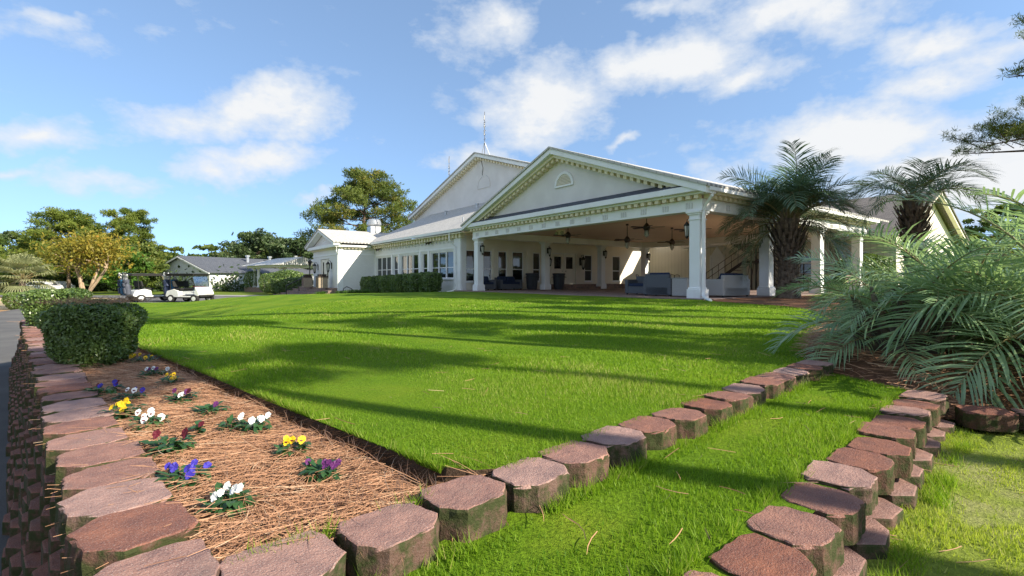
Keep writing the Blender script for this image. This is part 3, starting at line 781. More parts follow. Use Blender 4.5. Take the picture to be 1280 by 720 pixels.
# near hedge: 3.9 m away, flat topped and narrowing to its foot
c = at(117, 4.0, 0)
h1 = hedge('boxwood_hedge', (c.x, c.y, -.06), R(8), .325, .32, .565, 15000, .0145, 'clipped dark green hedge with dry twigs on top, beside the pansies', 'hedge', 'clipped hedges on the bed wall', .40, 3.8, 1, lump=.055, stems=True)
mb = MB(); r = random.Random(3)
pts = []
for i in range(260):
    x, y = r.uniform(-.31, .31), r.uniform(-.31, .31)
    a = r.uniform(0, 6.283); L = r.uniform(.05, .13)
    mb.tube([(x, y, .56+r.uniform(0, .02)), (x+math.cos(a)*L*.5, y+math.sin(a)*L*.5, .58+r.uniform(0, .02)), (x+math.cos(a)*L, y+math.sin(a)*L, .57+r.uniform(0, .06))], [.0017, .0015, .0008], 3, cap=False)
o = mb.build('dry_twigs', M['twig'], h1)
for i, (px, Yd, hx, hy, h, n) in enumerate([(73, 7.2, .33, .42, .60, 8000)]):
    c = at(px, Yd, 0)
    hedge('boxwood_hedge', (c.x, c.y, -.05), R(20), hx, hy, h, n, .020, 'second clipped dark hedge, farther along the roadside wall', 'hedge', 'clipped hedges on the bed wall', .22, 5, 11)
c = at(19, 26, -.9)
hedge('round_shrub', (c.x, c.y, -.93), 0, .52, .52, .95, 1500, .06, 'small rounded olive shrub beyond the road under the fan palm', 'shrub', None, .3, 2.4, 17)

# ------------------------------------------------------------------ feather palms
def frond_mesh(name, L, a0, a1, pairs, leaf, width, seed, vee=.55, droop=.5, curl=0.0):
    """arching leaf: stalk with two ranks of narrow leaflets, grows from the origin along +x"""
    r = np.random.default_rng(seed)
    K = 15
    pts = [np.zeros(3)]; ang = a0; yaw = 0
    for i in range(K):
        t = (i+1)/K
        ang = a0 + (a1-a0)*t**1.15
        yaw += curl/K
        pts.append(pts[-1] + np.array([math.cos(ang)*math.cos(yaw), math.cos(ang)*math.sin(yaw), math.sin(ang)])*L/K)
    pts = np.array(pts)
    def P(t):
        x = t*K; i = min(K-1, int(x)); return pts[i]+(pts[i+1]-pts[i])*(x-i), (pts[i+1]-pts[i])/np.linalg.norm(pts[i+1]-pts[i])
    V, Fc, T = [], [], []
    for i in range(pairs):
        t = .17+.83*(i+.5)/pairs
        for s in (-1, 1):
            c, d = P(min(.999, t+r.uniform(-.008, .008)))
            up = np.array([-d[2]*d[0]/max(1e-6, math.hypot(d[0], d[1])), -d[2]*d[1]/max(1e-6, math.hypot(d[0], d[1])), math.hypot(d[0], d[1])])
            side = np.cross(d, up)*s
            prof = min(1, .45+2.4*(t-.17))*(1-.62*max(0, (t-.55)/.45)**1.5)
            l = leaf*prof*r.uniform(.88, 1.1)
            fw = .55+.6*t + r.normal(0, .13)
            v = vee*r.uniform(.35, 1.5)
            dr = d*fw + side*(1.0) + up*v
            dr /= np.linalg.norm(dr)
            q = c.copy(); w = width*(.75+.25*prof)*.5
            wv = np.cross(dr, np.cross(side, d)+0.3*side); wv = np.cross(dr, up); wv /= np.linalg.norm(wv)+1e-9
            o = len(V)
            for k, kw in enumerate((.5, 1.0, .85, .08)):
                V += [q-wv*w*kw, q+wv*w*kw]
                dr2 = dr + np.array([0, 0, -droop*(k+.4)*.42])
                dr2 /= np.linalg.norm(dr2)
                q = q + dr2*l/3
            for k in range(3):
                Fc.append((o+2*k, o+2*k+1, o+2*k+3, o+2*k+2)); T.append(.3+.4*r.random())
    nleaf = len(Fc)
    me = npmesh(name, np.array(V), np.array(Fc), np.array(T))
    mb = MB()
    mb.tube([tuple(p) for p in pts], [max(.0025, .016*L/1.8*(1-.85*i/K)) for i in range(K+1)], 5)
    return me, mb
def palm_fronds(kind, n, L, leafL, width, mat_, pairs, arcs, seed, vee=.55, droop=.5):
    out = []
    for i, (a0, a1) in enumerate(arcs):
        me, mb = frond_mesh('frond', L*(.9+.05*(i % 4)), R(a0), R(a1), pairs, leafL, width, seed+i, vee, droop, curl=(-.25, .2, .05)[i % 3])
        me.materials.append(mat_)
        st = bpy.data.meshes.new('frond_stalk'); st.from_pydata(mb.v, [], mb.f); st.update(); st.materials.append(M['rachis'])
        out.append((me, st))
    return out
def put_frond(pair, root, loc, yaw, tilt=0.0, roll=0.0, s=1.0):
    o = bpy.data.objects.new('frond', pair[0]); col.objects.link(o); o.parent = root
    o.matrix_local = Matrix.Translation(loc) @ Matrix.Rotation(yaw, 4, 'Z') @ Matrix.Rotation(-tilt, 4, 'Y') @ Matrix.Rotation(roll, 4, 'X') @ Matrix.Scale(s, 4)
    k = bpy.data.objects.new('stalk', pair[1]); col.objects.link(k); k.parent = o
    return o
def palm_trunk(root, h, r0, r1, boots, seed, skirt=.5):
    mb = MB(); prof = []
    for i in range(15):
        t = i/14
        prof.append((r0*(1.25-.5*t if t < .15 else 1) + (r1-r0)*t, h*t-.05))
    mb.lathe(prof, 18)
    r = random.Random(seed)
    for i in range(boots):
        t = (i+.5)/boots
        z = h*(.04+.80*t); a = i*2.39996
        big = .40+.75*sstep(.25, .85, t)
        L = skirt*big*r.uniform(.7, 1.25); w = .055*big*r.uniform(.8, 1.2)
        rad = r0+(r1-r0)*t
        d = Vector((math.cos(a), math.sin(a), 0)); s = Vector((-math.sin(a), math.cos(a), 0))
        pts = [d*(rad*.9)+Vector((0, 0, z)), d*(rad+L*.25)+Vector((0, 0, z+L*.28)), d*(rad+L*.5)+Vector((0, 0, z+L*.72)), d*(rad+L*.62+r.uniform(-.05, .1)*L)+Vector((0, 0, z+L*1.1))]
        for (p, q, w0, w1) in zip(pts[:-1], pts[1:], (w*1.5, w*1.2, w*.8), (w*1.2, w*.8, w*.35)):
            th0, th1 = w0*.35, w1*.35
            dn = Vector((0, 0, 1))
            mb.add([p-s*w0-dn*th0, p+s*w0-dn*th0, p+s*w0*.8+dn*th0, p-s*w0*.8+dn*th0, q-s*w1-dn*th1, q+s*w1-dn*th1, q+s*w1*.8+dn*th1, q-s*w1*.8+dn*th1],
                   [(0, 3, 2, 1), (4, 5, 6, 7), (0, 1, 5, 4), (1, 2, 6, 5), (2, 3, 7, 6), (3, 0, 4, 7)])
    mb.build('trunk', M['boot'], root)
FR = palm_fronds('pindo', 6, 2.5, .80, .025, M['palmdark'], 50, [(70, -62), (55, -55), (34, -62), (80, 10), (10, -72), (62, -25)], 300, .55, .55)
def feather_palm(loc, h, r0, r1, label, seed, s=1.0, n=46, boots=120, low=-55, skirt=.5, flat=False):
    r = random.Random(seed)
    root = empty('feather_palm', loc, 0, label, 'palm tree', 'feather palms beside the porch')
    palm_trunk(root, h, r0, r1, boots, seed, skirt)
    for i in range(n):
        a = i*2.39996+r.uniform(-.15, .15); t = (i+.5)/n
        k = 3 if t < .14 else (5, 0)[i % 2] if t < .42 else (0, 1, 5)[i % 3] if t < .68 else (1, 2, 4)[i % 3]
        if t > .55 and not flat and math.cos(a-math.atan2(-loc[1], -loc[0])) > .55: continue
        if flat: k = (5, 0, 1, 2, 5, 0, 1)[i % 7]
        tilt = R((8, 4, 0, -8)[min(3, int(t*4))])+r.uniform(-.12, .12)
        if k == 4 and t > .85: tilt += R(-15)
        put_frond(FR[k], root, (math.cos(a)*r1*.5, math.sin(a)*r1*.5, h-.05-.25*t), a, tilt, r.uniform(-.35, .35), s*r.uniform(.85, 1.1))
    mb = MB(); mb.lathe([(r1*.6, h-.3), (r1*.5, h), (r1*.2, h+.25), (.03, h+.42)], 10)
    mb.build('crown_heart', M['rachis'], root, smooth=True)
    return root
pA = at(985, 18.2, 0)
feather_palm((pA.x, pA.y, .0), 3.0, .35, .33, 'stout feather palm with a shaggy trunk between the porch columns', 21, 1.08, 88, 150, skirt=.50)
pB = at(1142, 17.0, 0)
feather_palm((pB.x, pB.y, .0), 3.6, .27, .26, 'tall slim-crowned feather palm in front of the gabled cream building', 33, 1.0, 22, 170, skirt=.36, flat=True)
# two big low clumps on the bed in front
FN = palm_fronds('clump', 6, 1.75, .54, .0205, M['palm'], 38, [(72, -50), (55, -62), (38, -70), (84, 0), (22, -68), (60, -35)], 500, .60, .58)
def low_palm(loc, n, label, seed, s=1.0, skip=None):
    r = random.Random(seed)
    root = empty('low_palm', loc, 0, label, 'palm', 'low feather palms by the block walls')
    mb = MB(); mb.lathe([(.20, -.1), (.24, .1), (.20, .3), (.12, .45), (.03, .62)], 12)
    for i in range(26):
        a = i*2.4; d = Vector((math.cos(a), math.sin(a), 0)); z = .02+.015*i
        mb.tube([d*.17+Vector((0, 0, z)), d*.3+Vector((0, 0, z+.14)), d*.36+Vector((0, 0, z+.3))], [.04, .03, .012], 5)
    mb.build('trunk', M['boot'], root)
    for i in range(n):
        a = i*2.39996+r.uniform(-.2, .2); t = (i+.5)/n
        k = 3 if t < .12 else (5, 0, 1)[i % 3] if t < .42 else (0, 1)[i % 2] if t < .62 else (1, 2, 4)[i % 3]
        put_frond(FN[k], root, (math.cos(a)*.1, math.sin(a)*.1, .42-.2*t), a, r.uniform(-.18, .14), r.uniform(-.4, .4), s*r.uniform(.85, 1.12))
    return root
low_palm((4.35, 4.75, -.05), 46, 'largest low palm, its fronds arching over the block wall end', 41, .79)
low_palm((4.2, 3.6, -.08), 40, 'low palm nearest the camera, fronds drooping on the lower wall', 43, .90)
low_palm((7.0, 6.7, .0), 42, 'low palm behind the two nearer clumps', 45, .98)
low_palm((3.35, 4.2, -.06), 26, 'smallest low palm, between the two block walls ends', 47, .55)
# ------------------------------------------------------------------ clubhouse
M['frieze'] = mat('frieze_slot_shade', (0.66, 0.66, 0.67), (0.60, 0.60, 0.61), 2, .7)  # grey puts the shade of the triglyph slots into the colour
club = empty('clubhouse', (P0.x, P0.y, 0), BROT, 'long white clubhouse with a wide gabled open porch, columns and dentil trim', 'clubhouse')
PZ = 0.03                                              # porch floor
mb = MB(); mb.box(-15.9, .55, -.62, 15.6, -.5, PZ)
o = mb.build('patio', M['pavers']); o.location = (P0.x, P0.y, 0); o.rotation_euler = (0, 0, BROT); o['kind'] = 'structure'
def column(x, y, z0=PZ, zt=3.08, w=.40, wall_side=None, mat_='white'):
    mb = MB()
    mb.cbox((x, y, (z0+zt)/2), (w, w, zt-z0))
    mb.cbox((x, y, z0+.16), (w+.13, w+.13, .32)); mb.cbox((x, y, z0+.35), (w+.07, w+.07, .06))
    mb.cbox((x, y, zt-.30), (w+.05, w+.05, .05)); mb.cbox((x, y, zt-.11), (w+.10, w+.10, .06)); mb.cbox((x, y, zt-.04), (w+.18, w+.18, .09))
    return mb.build('column', M[mat_], club, bevel=.012)
for (x, y) in [(0, 0), (-14.1, 0), (0, 4.92), (0, 9.84), (0, 14.76), (-14.1, 5.1), (-14.1, 10.3), (-14.1, 15.1)]: column(x, y)
# entablature
X0, X1, YB = -14.42, .32, 15.1
mb = MB()
mb.box(X0, X1, -.22, .22, 3.08, 3.47)                  # front beam
mb.box(X1-.44, X1, .22, YB, 3.08, 3.47)                # right beam
mb.box(X0, X0+.44, .22, YB, 3.083, 3.47)
mb.box(X0+.44, X1-.44, YB-.44, YB, 3.08, 3.47)
n0 = len(mb.f)        # triglyph groups
for i in range(15):
    xc = X0+.5+i*(X1-X0-1.0)/14
    for k in (-1, 0, 1): mb.box(xc+k*.10-.028, xc+k*.10+.028, -.242, -.218, 3.17, 3.37)
for i in range(15):
    yc = .4+i*1.02
    for k in (-1, 0, 1): mb.box(X1-.002, X1+.022, yc+k*.10-.028, yc+k*.10+.028, 3.17, 3.37)
en = mb.build('entablature', M['white'], club); en.data.materials.append(M['frieze'])
for p in en.data.polygons[n0:]: p.material_index = 1

def dentils(mb, x0, x1, y0, y1, z0, z1, step=.32, w=.17, axis='x'):
    L = (x1-x0) if axis == 'x' else (y1-y0); n = int(L/step)
    for i in range(n):
        c = (i+.5)*L/n
        if axis == 'x': mb.box(x0+c-w/2, x0+c+w/2, y0, y1, z0, z1)
        else: mb.box(x0, x1, y0+c-w/2, y0+c+w/2, z0, z1)
mb = MB()
dentils(mb, X0-.05, X1+.05, -.42, -.215, 3.475, 3.60)
dentils(mb, X1-.005, X1+.2, -.2, YB, 3.475, 3.60, axis='y')
mb.build('dentil_trim', M['dentil'], club)
mb = MB()                                              # cornice in two steps
mb.box(X0-.22, X1+.22, -.47, .2, 3.602, 3.68); mb.box(X0-.40, X1+.40, -.64, .2, 3.682, 3.90)
mb.build('cornice', M['white'], club, bevel=.012)
mb = MB(); mb.box(X1-.1, X1+.36, .21, YB+.3, 3.604, 3.66); mb.box(X0-.36, X0+.1, .21, YB+.3, 3.604, 3.66)
mb.build('soffit', M['cream'], club)
mb = MB(); mb.box(-15.95, X1-.1, -.2, YB+1.3, 3.48, 3.54)  # lengthened past the back beam to narrow the sun patch on the wall
mb.build('ceiling', M['ceiling'], club)
# pediment
XC, ZA, ZE = -7.05, 6.68, 3.80
XL, XR = X0-.44, X1+.44
def rake(mb, xl, zl, xc, za, xr, zr, tv, y0, y1):
    mb.xz([(xl, zl-tv), (xc, za-tv), (xc, za), (xl, zl)], y0, y1)
    mb.xz([(xc, za-tv), (xr, zr-tv), (xr, zr), (xc, za)], y0, y1)
def rake_dentils(mb, xl, zl, xc, za, xr, zr, drop, y0, y1, step=.33, w=.17, h=.14):
    for (xa, z_a, xb, z_b) in ((xl, zl, xc, za), (xc, za, xr, zr)):
        L = abs(xb-xa); n = int(L/step)
        for i in range(n):
            x = xa+(xb-xa)*(i+.5)/n; z = z_a+(z_b-z_a)*(i+.5)/n-drop
            sl = (z_b-z_a)/(xb-xa)*w/2
            mb.xz([(x-w/2, z-h-sl), (x+w/2, z-h+sl), (x+w/2, z+sl), (x-w/2, z-sl)], y0, y1)
mb = MB(); mb.xz([(XL+.5, 3.86), (XR-.5, 3.86), (XR-.5, 3.97), (XC, ZA-.2), (XL+.5, 3.97)], -.10, .10)
gab = mb.build('gable_wall', M['stucco'], club)
mb = MB(); rake(mb, XL, ZE, XC, ZA, XR, ZE, .24, -.70, -.12); 
mb.build('raking_cornice', M['white'], club, bevel=.01)
mb = MB(); rake(mb, XL+.9, ZE+.338-.243, XC, ZA-.243, XR-.9, ZE+.338-.243, .13, -.50, -.105)
mb.build('raking_trim', M['cream'], club)
mb = MB(); rake_dentils(mb, XL+1.2, ZE+.45-.10, XC, ZA-.10, XR-1.2, ZE+.45-.10, .275, -.40, -.101)
mb.build('dentil_trim', M['dentil'], club)
mb = MB(); mb.yz([(-.64, 3.905), (-.105, 3.905), (-.105, 4.17)], XL+.8, XR-.8)
mb.build('shingle_ledge', M['shingledark'], club)
def half_round(mb, xc, zc, r, y0, y1, rin=None, n=14):
    if rin is None:
        mb.xz([(xc+r*math.cos(math.pi*i/n), zc+r*math.sin(math.pi*i/n)) for i in range(n+1)], y0, y1)
    else:
        for i in range(n):
            a, b = math.pi*i/n, math.pi*(i+1)/n
            mb.xz([(xc+rin*math.cos(a), zc+rin*math.sin(a)), (xc+r*math.cos(a), zc+r*math.sin(a)), (xc+r*math.cos(b), zc+r*math.sin(b)), (xc+rin*math.cos(b), zc+rin*math.sin(b))], y0, y1)
        mb.box(xc-r, xc+r, y0, y1, zc-.07, zc-.002)
mb = MB(); half_round(mb, XC+.35, 5.02, .62, -.17, -.101, .50); v1 = mb.build('gable_vent', M['white'], club)
mb = MB()
for i in range(7):
    z = 5.03+i*.066; w = math.sqrt(max(0, .49**2-(z-5.02)**2))
    mb.yz([(-.105, z), (-.155, z-.02), (-.155, z+.005), (-.105, z+.045)], XC+.35-w, XC+.35+w)
mb.build('louvres', M['cream'], v1)
# porch roof
def roof_slab(mb, xa, za, xb, zb, y0, y1, th=.09):
    mb.xz([(xa, za), (xb, zb), (xb, zb+th), (xa, za+th)], y0, y1)
mb = MB(); roof_slab(mb, XL-.06, ZE-.02+.0, XC, ZA+.004, -.76, YB+1.7); roof_slab(mb, XC, ZA+.004, XR+.06, ZE-.02, -.76, YB+1.7)  # back overhang added to trim the sun patch behind the porch
mb.build('porch_roof', M['shingle'], club)
def downspout(pts, r=.055):
    mb = MB(); mb.tube(pts, r, 4); return mb.build('downspout', M['white'], club, bevel=.008)
mb = MB(); mb.box(XR-.10, XR+.06, -.55, YB+.3, 3.66, 3.79); mb.build('gutter', M['white'], club); mb = MB(); mb.box(XL-.06, XL+.10, -.55, .0, 3.66, 3.79)
mb.build('gutter', M['white'], club)
downspout([(XR-.02, -.30, 3.70), (XR-.02, -.30, 3.52), (.36, -.12, 3.22), (.30, -.12, 3.0), (.30, -.12, .35), (.36, -.22, .14), (.80, -.75, .05), (1.25, -1.25, .03)], .062)

# window wall on the left of the porch (plane x = -16), windows looking towards +x
def wall_y(mb, x0, x1, ya, yb, z0, z1, ops):             # wall along y with openings (y0,y1,z0,z1)
    ops = sorted(ops); c = ya
    for (a, b, za, zb) in ops:
        mb.box(x0, x1, c, a, z0, z1)
        if za > z0: mb.box(x0, x1, a, b, z0, za)
        if zb < z1: mb.box(x0, x1, a, b, zb, z1)
        c = b
    mb.box(x0, x1, c, yb, z0, z1)
def wall_x(mb, y0, y1, xa, xb, z0, z1, ops):
    ops = sorted(ops); c = xa
    for (a, b, za, zb) in ops:
        mb.box(c, a, y0, y1, z0, z1)
        if za > z0: mb.box(a, b, y0, y1, z0, za)
        if zb < z1: mb.box(a, b, y0, y1, zb, z1)
        c = b
    mb.box(c, xb, y0, y1, z0, z1)
def win_y(x, a, b, z0, z1, mid=None):                    # window in a wall along y, outside is +x
    mb = MB(); t = .055
    mb.box(x-.10, x-.02, a, a+t, z0, z1); mb.box(x-.10, x-.02, b-t, b, z0, z1)
    mb.box(x-.10, x-.02, a+t, b-t, z0, z0+t); mb.box(x-.10, x-.02, a+t, b-t, z1-t, z1)
    if mid: mb.box(x-.10, x-.025, a+t, b-t, mid-.03, mid+.03)
    w = mb.build('window', M['white'], club)
    mb = MB(); mb.box(x-.085, x-.07, a+t, b-t, z0+t, z1-t); mb.build('pane', M['glass'], w)
    mb = MB(); mb.box(x-.06, x+.05, a-.05, b+.05, z0-.07, z0-.003); mb.build('sill', M['white'], w)
    return w
ywins = [(.25, .95), (1.45, 2.2), (2.7, 3.42), (3.85, 4.78), (5.6, 6.25)]
ops = [(a, b, .55, 2.52) for a, b in ywins] + [(7.3, 9.65, .35, 2.55), (10.55, 11.35, .55, 2.5), (11.95, 12.55, .55, 2.5), (13.6, 14.5, .45, 2.5)]
mb = MB(); wall_y(mb, -16.3, -16.0, .22, 24, -.4, 3.5, ops)
mb.build('porch_wall', M['cream'], club)
for a, b in ywins: win_y(-16.0, a, b, .55, 2.52, 1.35)
for a, b in ((10.55, 11.35), (11.95, 12.55), (13.6, 14.5)): win_y(-16.0, a, b, .55, 2.5, 1.35)
mb = MB()                                              # shiplap lines above the windows and corner boards
for z in (2.72, 2.95, 3.18): mb.box(-16.0, -15.985, .3, 13.2, z, z+.02)
for y in (1.2, 2.45, 3.63, 5.2, 6.7): mb.box(-16.0, -15.93, y-.17, y+.17, .1, 2.62)
mb.box(-16.0, -15.95, .3, 13.2, 2.62, 2.70)
mb.build('wall_trim', M['cream'], club)
for (a, b) in ((7.36, 8.46), (8.50, 9.60)):
    mb = MB()
    mb.box(-16.10, -16.04, a, a+.22, .36, 2.5); mb.box(-16.10, -16.04, b-.22, b, .36, 2.5)
    mb.box(-16.10, -16.04, a+.22, b-.22, .36, 1.45); mb.box(-16.10, -16.04, a+.22, b-.22, 2.3, 2.5)
    for k in range(6): mb.box(-16.04, -16.03, a+.25+k*.11, a+.27+k*.11, .5, 1.38)
    d = mb.build('door', M['cream'], club)
    mb = MB(); mb.box(-16.08, -16.065, a+.22, b-.22, 1.45, 2.3); mb.build('pane', M['glass'], d)
    mb = MB(); yk = b-.12 if a < 8 else a+.12
    mb.tube([(-16.04, yk, 1.28), (-15.97, yk, 1.28)], .02, 8); mb.tube([(-15.97, yk, 1.28), (-15.97, yk+(.1 if a > 8 else -.1), 1.28)], .014, 6); mb.build('handle', M['bronze'], d)
mb = MB(); mb.box(-16.02, -15.96, 7.22, 7.30, .3, 2.62); mb.box(-16.02, -15.96, 9.65, 9.73, .3, 2.62); mb.box(-16.02, -15.955, 7.2, 9.75, 2.56, 2.66)
mb.build('door_frame', M['cream'], club)
mb = MB()
mb.box(-16, -13.9, 6.6, 13.4, PZ, .19); mb.box(-16, -14.35, 6.9, 13.2, .19, .35)
mb.build('porch_steps', M['stepbrick'], club)

# long wing with the window bands
ZG = -1.2
wx = [(-29.9, -26.9), (-26.4, -25.6), (-25.0, -22.0), (-21.4, -20.65), (-20.06, -17.05)]
mb = MB(); wall_x(mb, 0, .3, -30.3, -15.98, ZG, 3.62, [(a, b, .75, 2.5) for a, b in wx])
mb.build('wing_wall', M['brickwhite'], club)
for a, b in wx:
    n = 3 if b-a > 1.5 else 1
    mb = MB(); t = .06
    mb.box(a, a+t, .05, .14, .75, 2.5); mb.box(b-t, b, .05, .14, .75, 2.5); mb.box(a+t, b-t, .05, .14, .75, .75+t); mb.box(a+t, b-t, .05, .14, 2.5-t, 2.5)
    for k in range(1, n): x = a+(b-a)*k/n; mb.box(x-.055, x+.055, .04, .14, .75+t, 2.5-t)
    for k in range(n):
        xa, xb = a+(b-a)*k/n+.06, a+(b-a)*(k+1)/n-.06
        mb.box(xa, xb, .06, .13, 1.43, 1.48)
    w = mb.build('window', M['white'], club)
    mb = MB(); mb.box(a+t, b-t, .10, .115, .75+t, 2.5-t); mb.build('pane', M['glass'], w)
    mb = MB(); mb.box(a-.06, b+.06, -.07, .06, .67, .747); mb.build('sill', M['white'], w)
mb = MB()
for x in (-30.15, -26.65, -25.3, -21.7, -20.35, -16.8): mb.box(x-.13, x+.13, -.06, .0, ZG, 2.62)
mb.box(-30.3, -15.98, -.05, .0, 2.62, 2.74)
mb.box(-16.75, -15.98, -.12, .0, ZG, 3.3); mb.box(-16.85, -15.9, -.16, .0, ZG, .2)
n0 = len(mb.f)        # small relief over the windows
for i in range(26):
    xc = -29.9+i*.53
    for k in (-1, 0, 1): mb.box(xc+k*.09-.025, xc+k*.09+.025, -.022, .0, 3.02, 3.20)
en = mb.build('pilasters', M['white'], club); en.data.materials.append(M['frieze'])
for p in en.data.polygons[n0:]: p.material_index = 1

mb = MB(); dentils(mb, -30.3, -15.6, -.30, -.002, 3.24, 3.46, .42, .22); mb.build('dentil_trim', M['dentil'], club)
mb = MB(); mb.box(-30.6, -15.3, -.50, .0, 3.462, 3.52); mb.build('soffit', M['cream'], club)
mb = MB(); mb.box(-30.9, -15.0, -.62, -.48, 3.57, 3.72); mb.build('gutter', M['white'], club)
downspout([(-16.6, -.55, 3.6), (-16.6, -.55, 3.1), (-16.5, -.20, 2.75), (-16.4, -.18, .1), (-16.4, -.55, -.05), (-16.4, -.85, -.08)], .06)
downspout([(-22.0, -.03, 2.85), (-21.85, -.03, .6)], .03)
SW = (6.72-3.66)/6.6
mb = MB(); mb.yz([(-.60, 3.64), (6.0, 6.70), (6.0, 6.80), (-.60, 3.74)], -31.5, -14.95); mb.build('wing_roof', M['shingle'], club)
for (x, y) in ((-25.6, 4.2), (-21.0, 4.3)):
    z = 3.74+SW*(y+.6)
    mb = MB(); mb.tube([(x, y, z-.1), (x, y, z+.28)], .09, 10); mb.tube([(x, y, z+.28), (x, y, z+.36)], .14, 10); mb.build('roof_vent', M['metal'], club)
mb = MB(); z = 3.74+SW*1.4; mb.tube([(-17.2, .8, z), (-17.2, .8, z+.3)], .05, 8); mb.build('roof_vent', M['metal'], club)

# tall hall with the second pediment
HX, HZA, HZL = -23.15, 10.75, 6.85
HL, HR = -35.6, -14.7
HZR = HZA-(HZA-HZL)/(HX-HL)*(HR-HX)
mb = MB(); mb.xz([(HL+.4, 3.0), (HR-.4, 3.56), (HR-.4, HZR-.08), (HX, HZA-.3), (HL+.4, HZL-.08)], 5.98, 6.2)
mb.build('gable_wall', M['stucco'], club)
mb = MB(); mb.box(HL+.4, HL+.6, 6.2, 34, -1, HZL-.1); mb.box(HR-.6, HR-.4, 6.2, 34, 3.56, HZR-.1); mb.box(HL+.6, HR-.6, 33.8, 34, -1, HZL)
mb.build('hall_wall', M['brickwhite'], club)
mb = MB(); rake(mb, HL, HZL, HX, HZA, HR, HZR, .26, 5.45, 5.95); mb.build('raking_cornice', M['white'], club, bevel=.01)
mb = MB(); rake_dentils(mb, HL+.6, HZL+.19-.03, HX, HZA-.03, HR-.6, HZR+.19-.03, .275, 5.62, 5.975, .36, .18, .15); mb.build('dentil_trim', M['dentil'], club)
mb = MB(); roof_slab(mb, HL-.05, HZL, HX, HZA+.005, 5.38, 34.3); roof_slab(mb, HX, HZA+.005, HR+.05, HZR, 5.38, 34.3); mb.build('hall_roof', M['shingle'], club)
mb = MB(); half_round(mb, HX+.5, 8.02, .95, 5.93, 5.979, .84); mb.xz([(HX+.5+.84*math.cos(math.pi*i/14), 8.02+.84*math.sin(math.pi*i/14)) for i in range(15)], 5.96, 5.979)
mb.build('gable_vent', M['stucco'], club)
mb = MB(); mb.tube([(HX+.15, 5.96, HZA-.55), (HX+.42, 5.96, HZA-1.2), (HX+.3, 5.96, 9.1), (HX+.45, 5.96, 8.9)], .018, 5); mb.build('cable', M['black'], club)

# entrance pavilion at the far left end
GX0, GX1, GY = -38.2, -30.2, -3.0
mb = MB()
wall_x(mb, GY, GY+.25, -38.0, -30.3, ZG, 3.5, [(-35.6, -33.0, 0, 2.46)])
wall_y(mb, -30.55, -30.3, GY+.25, .0, ZG, 3.5, [])
wall_y(mb, -38.0, -37.75, GY+.25, 8, ZG, 3.5, [])
mb.build('pavilion_wall', M['brickwhite'], club)
mb = MB(); mb.box(-30.6, -30.24, GY-.06, GY+.3, ZG, 3.3); mb.box(-30.3, -30.26, GY+.3, -.05, 2.72, 2.84); mb.box(-38.05, -30.6, GY-.05, GY, 2.72, 2.84)
mb.box(-30.3, -30.25, GY+.3, -.0, ZG, -.2); mb.build('pavilion_trim', M['white'], club)
mb = MB(); dentils(mb, -38.2, -30.2, GY-.2, GY-.002, 3.2, 3.32, .3, .16); dentils(mb, -30.298, -30.1, GY, -.3, 3.2, 3.32, .3, .16, 'y'); mb.build('dentil_trim', M['dentil'], club)
mb = MB(); mb.box(GX0-.25, GX1+.25, GY-.45, GY+.1, 3.33, 3.60); mb.box(GX1-.1, GX1+.28, GY+.1, -.5, 3.33, 3.5); mb.build('cornice', M['white'], club, bevel=.01)
gxc = (GX0+GX1)/2
mb = MB(); mb.xz([(GX0+.1, 3.58), (GX1-.1, 3.58), (gxc, 4.75)], GY-.05, GY+.1); mb.build('gable_wall', M['stucco'], club)
mb = MB(); rake(mb, GX0-.4, 3.66, gxc, 4.98, GX1+.4, 3.66, .2, GY-.6, GY-.08); mb.build('raking_cornice', M['white'], club)
mb = MB(); roof_slab(mb, GX0-.5, 3.62, gxc, 4.985, GY-.66, 4.2); roof_slab(mb, gxc, 4.985, GX1+.5, 3.62, GY-.66, 4.2); mb.build('pavilion_roof', M['shingle'], club)
mb = MB(); half_round(mb, gxc, 3.98, .42, GY-.09, GY-.051, .34); mb.build('gable_vent', M['white'], club)
mb = MB(); mb.yz([(-2.4, 2.5), (1.2, 2.9), (1.2, 3.02), (-2.4, 2.62)], -41.2, -38.0); mb.build('side_roof', M['shinglepale'], club); mb = MB(); mb.box(-41.25, -37.95, -2.5, -2.405, 2.42, 2.64); mb.build('fascia', M['white'], club)
mb = MB(); mb.box(-40.6, -38.0, -.8, .0, ZG, 2.55); mb.build('side_wall', M['brickwhite'], club)
for a, b in ((-35.56, -34.32), (-34.28, -33.04)):
    mb = MB()
    mb.box(a, a+.42, GY+.06, GY+.12, 0, 2.42); mb.box(b-.42, b, GY+.06, GY+.12, 0, 2.42); mb.box(a+.42, b-.42, GY+.06, GY+.12, 0, .75); mb.box(a+.42, b-.42, GY+.06, GY+.12, 2.2, 2.42)
    d = mb.build('door', M['cream'], club)
    mb = MB(); mb.box(a+.42, b-.42, GY+.08, GY+.10, .75, 2.2); mb.build('pane', M['glass'], d)
downspout([(-30.0, GY-.3, 3.4), (-30.0, GY-.3, 2.95), (-30.2, GY-.12, 2.7), (-30.2, GY-.12, -.6)], .05)
mb = MB()
for i in range(5):
    mb.box(-45.0+i*.35, -30.4, GY-.02-.42*(5-i), GY-.02-.42*(4-i), -1.25, -1.0+.2*(i+1)-.02)
mb.build('entrance_steps', M['stepbrick'], club, bevel=.015)
mb = MB(); mb.box(-45.2, -38, GY, 3, -1.25, -.03); mb.build('entrance_landing', M['stepbrick'], club)

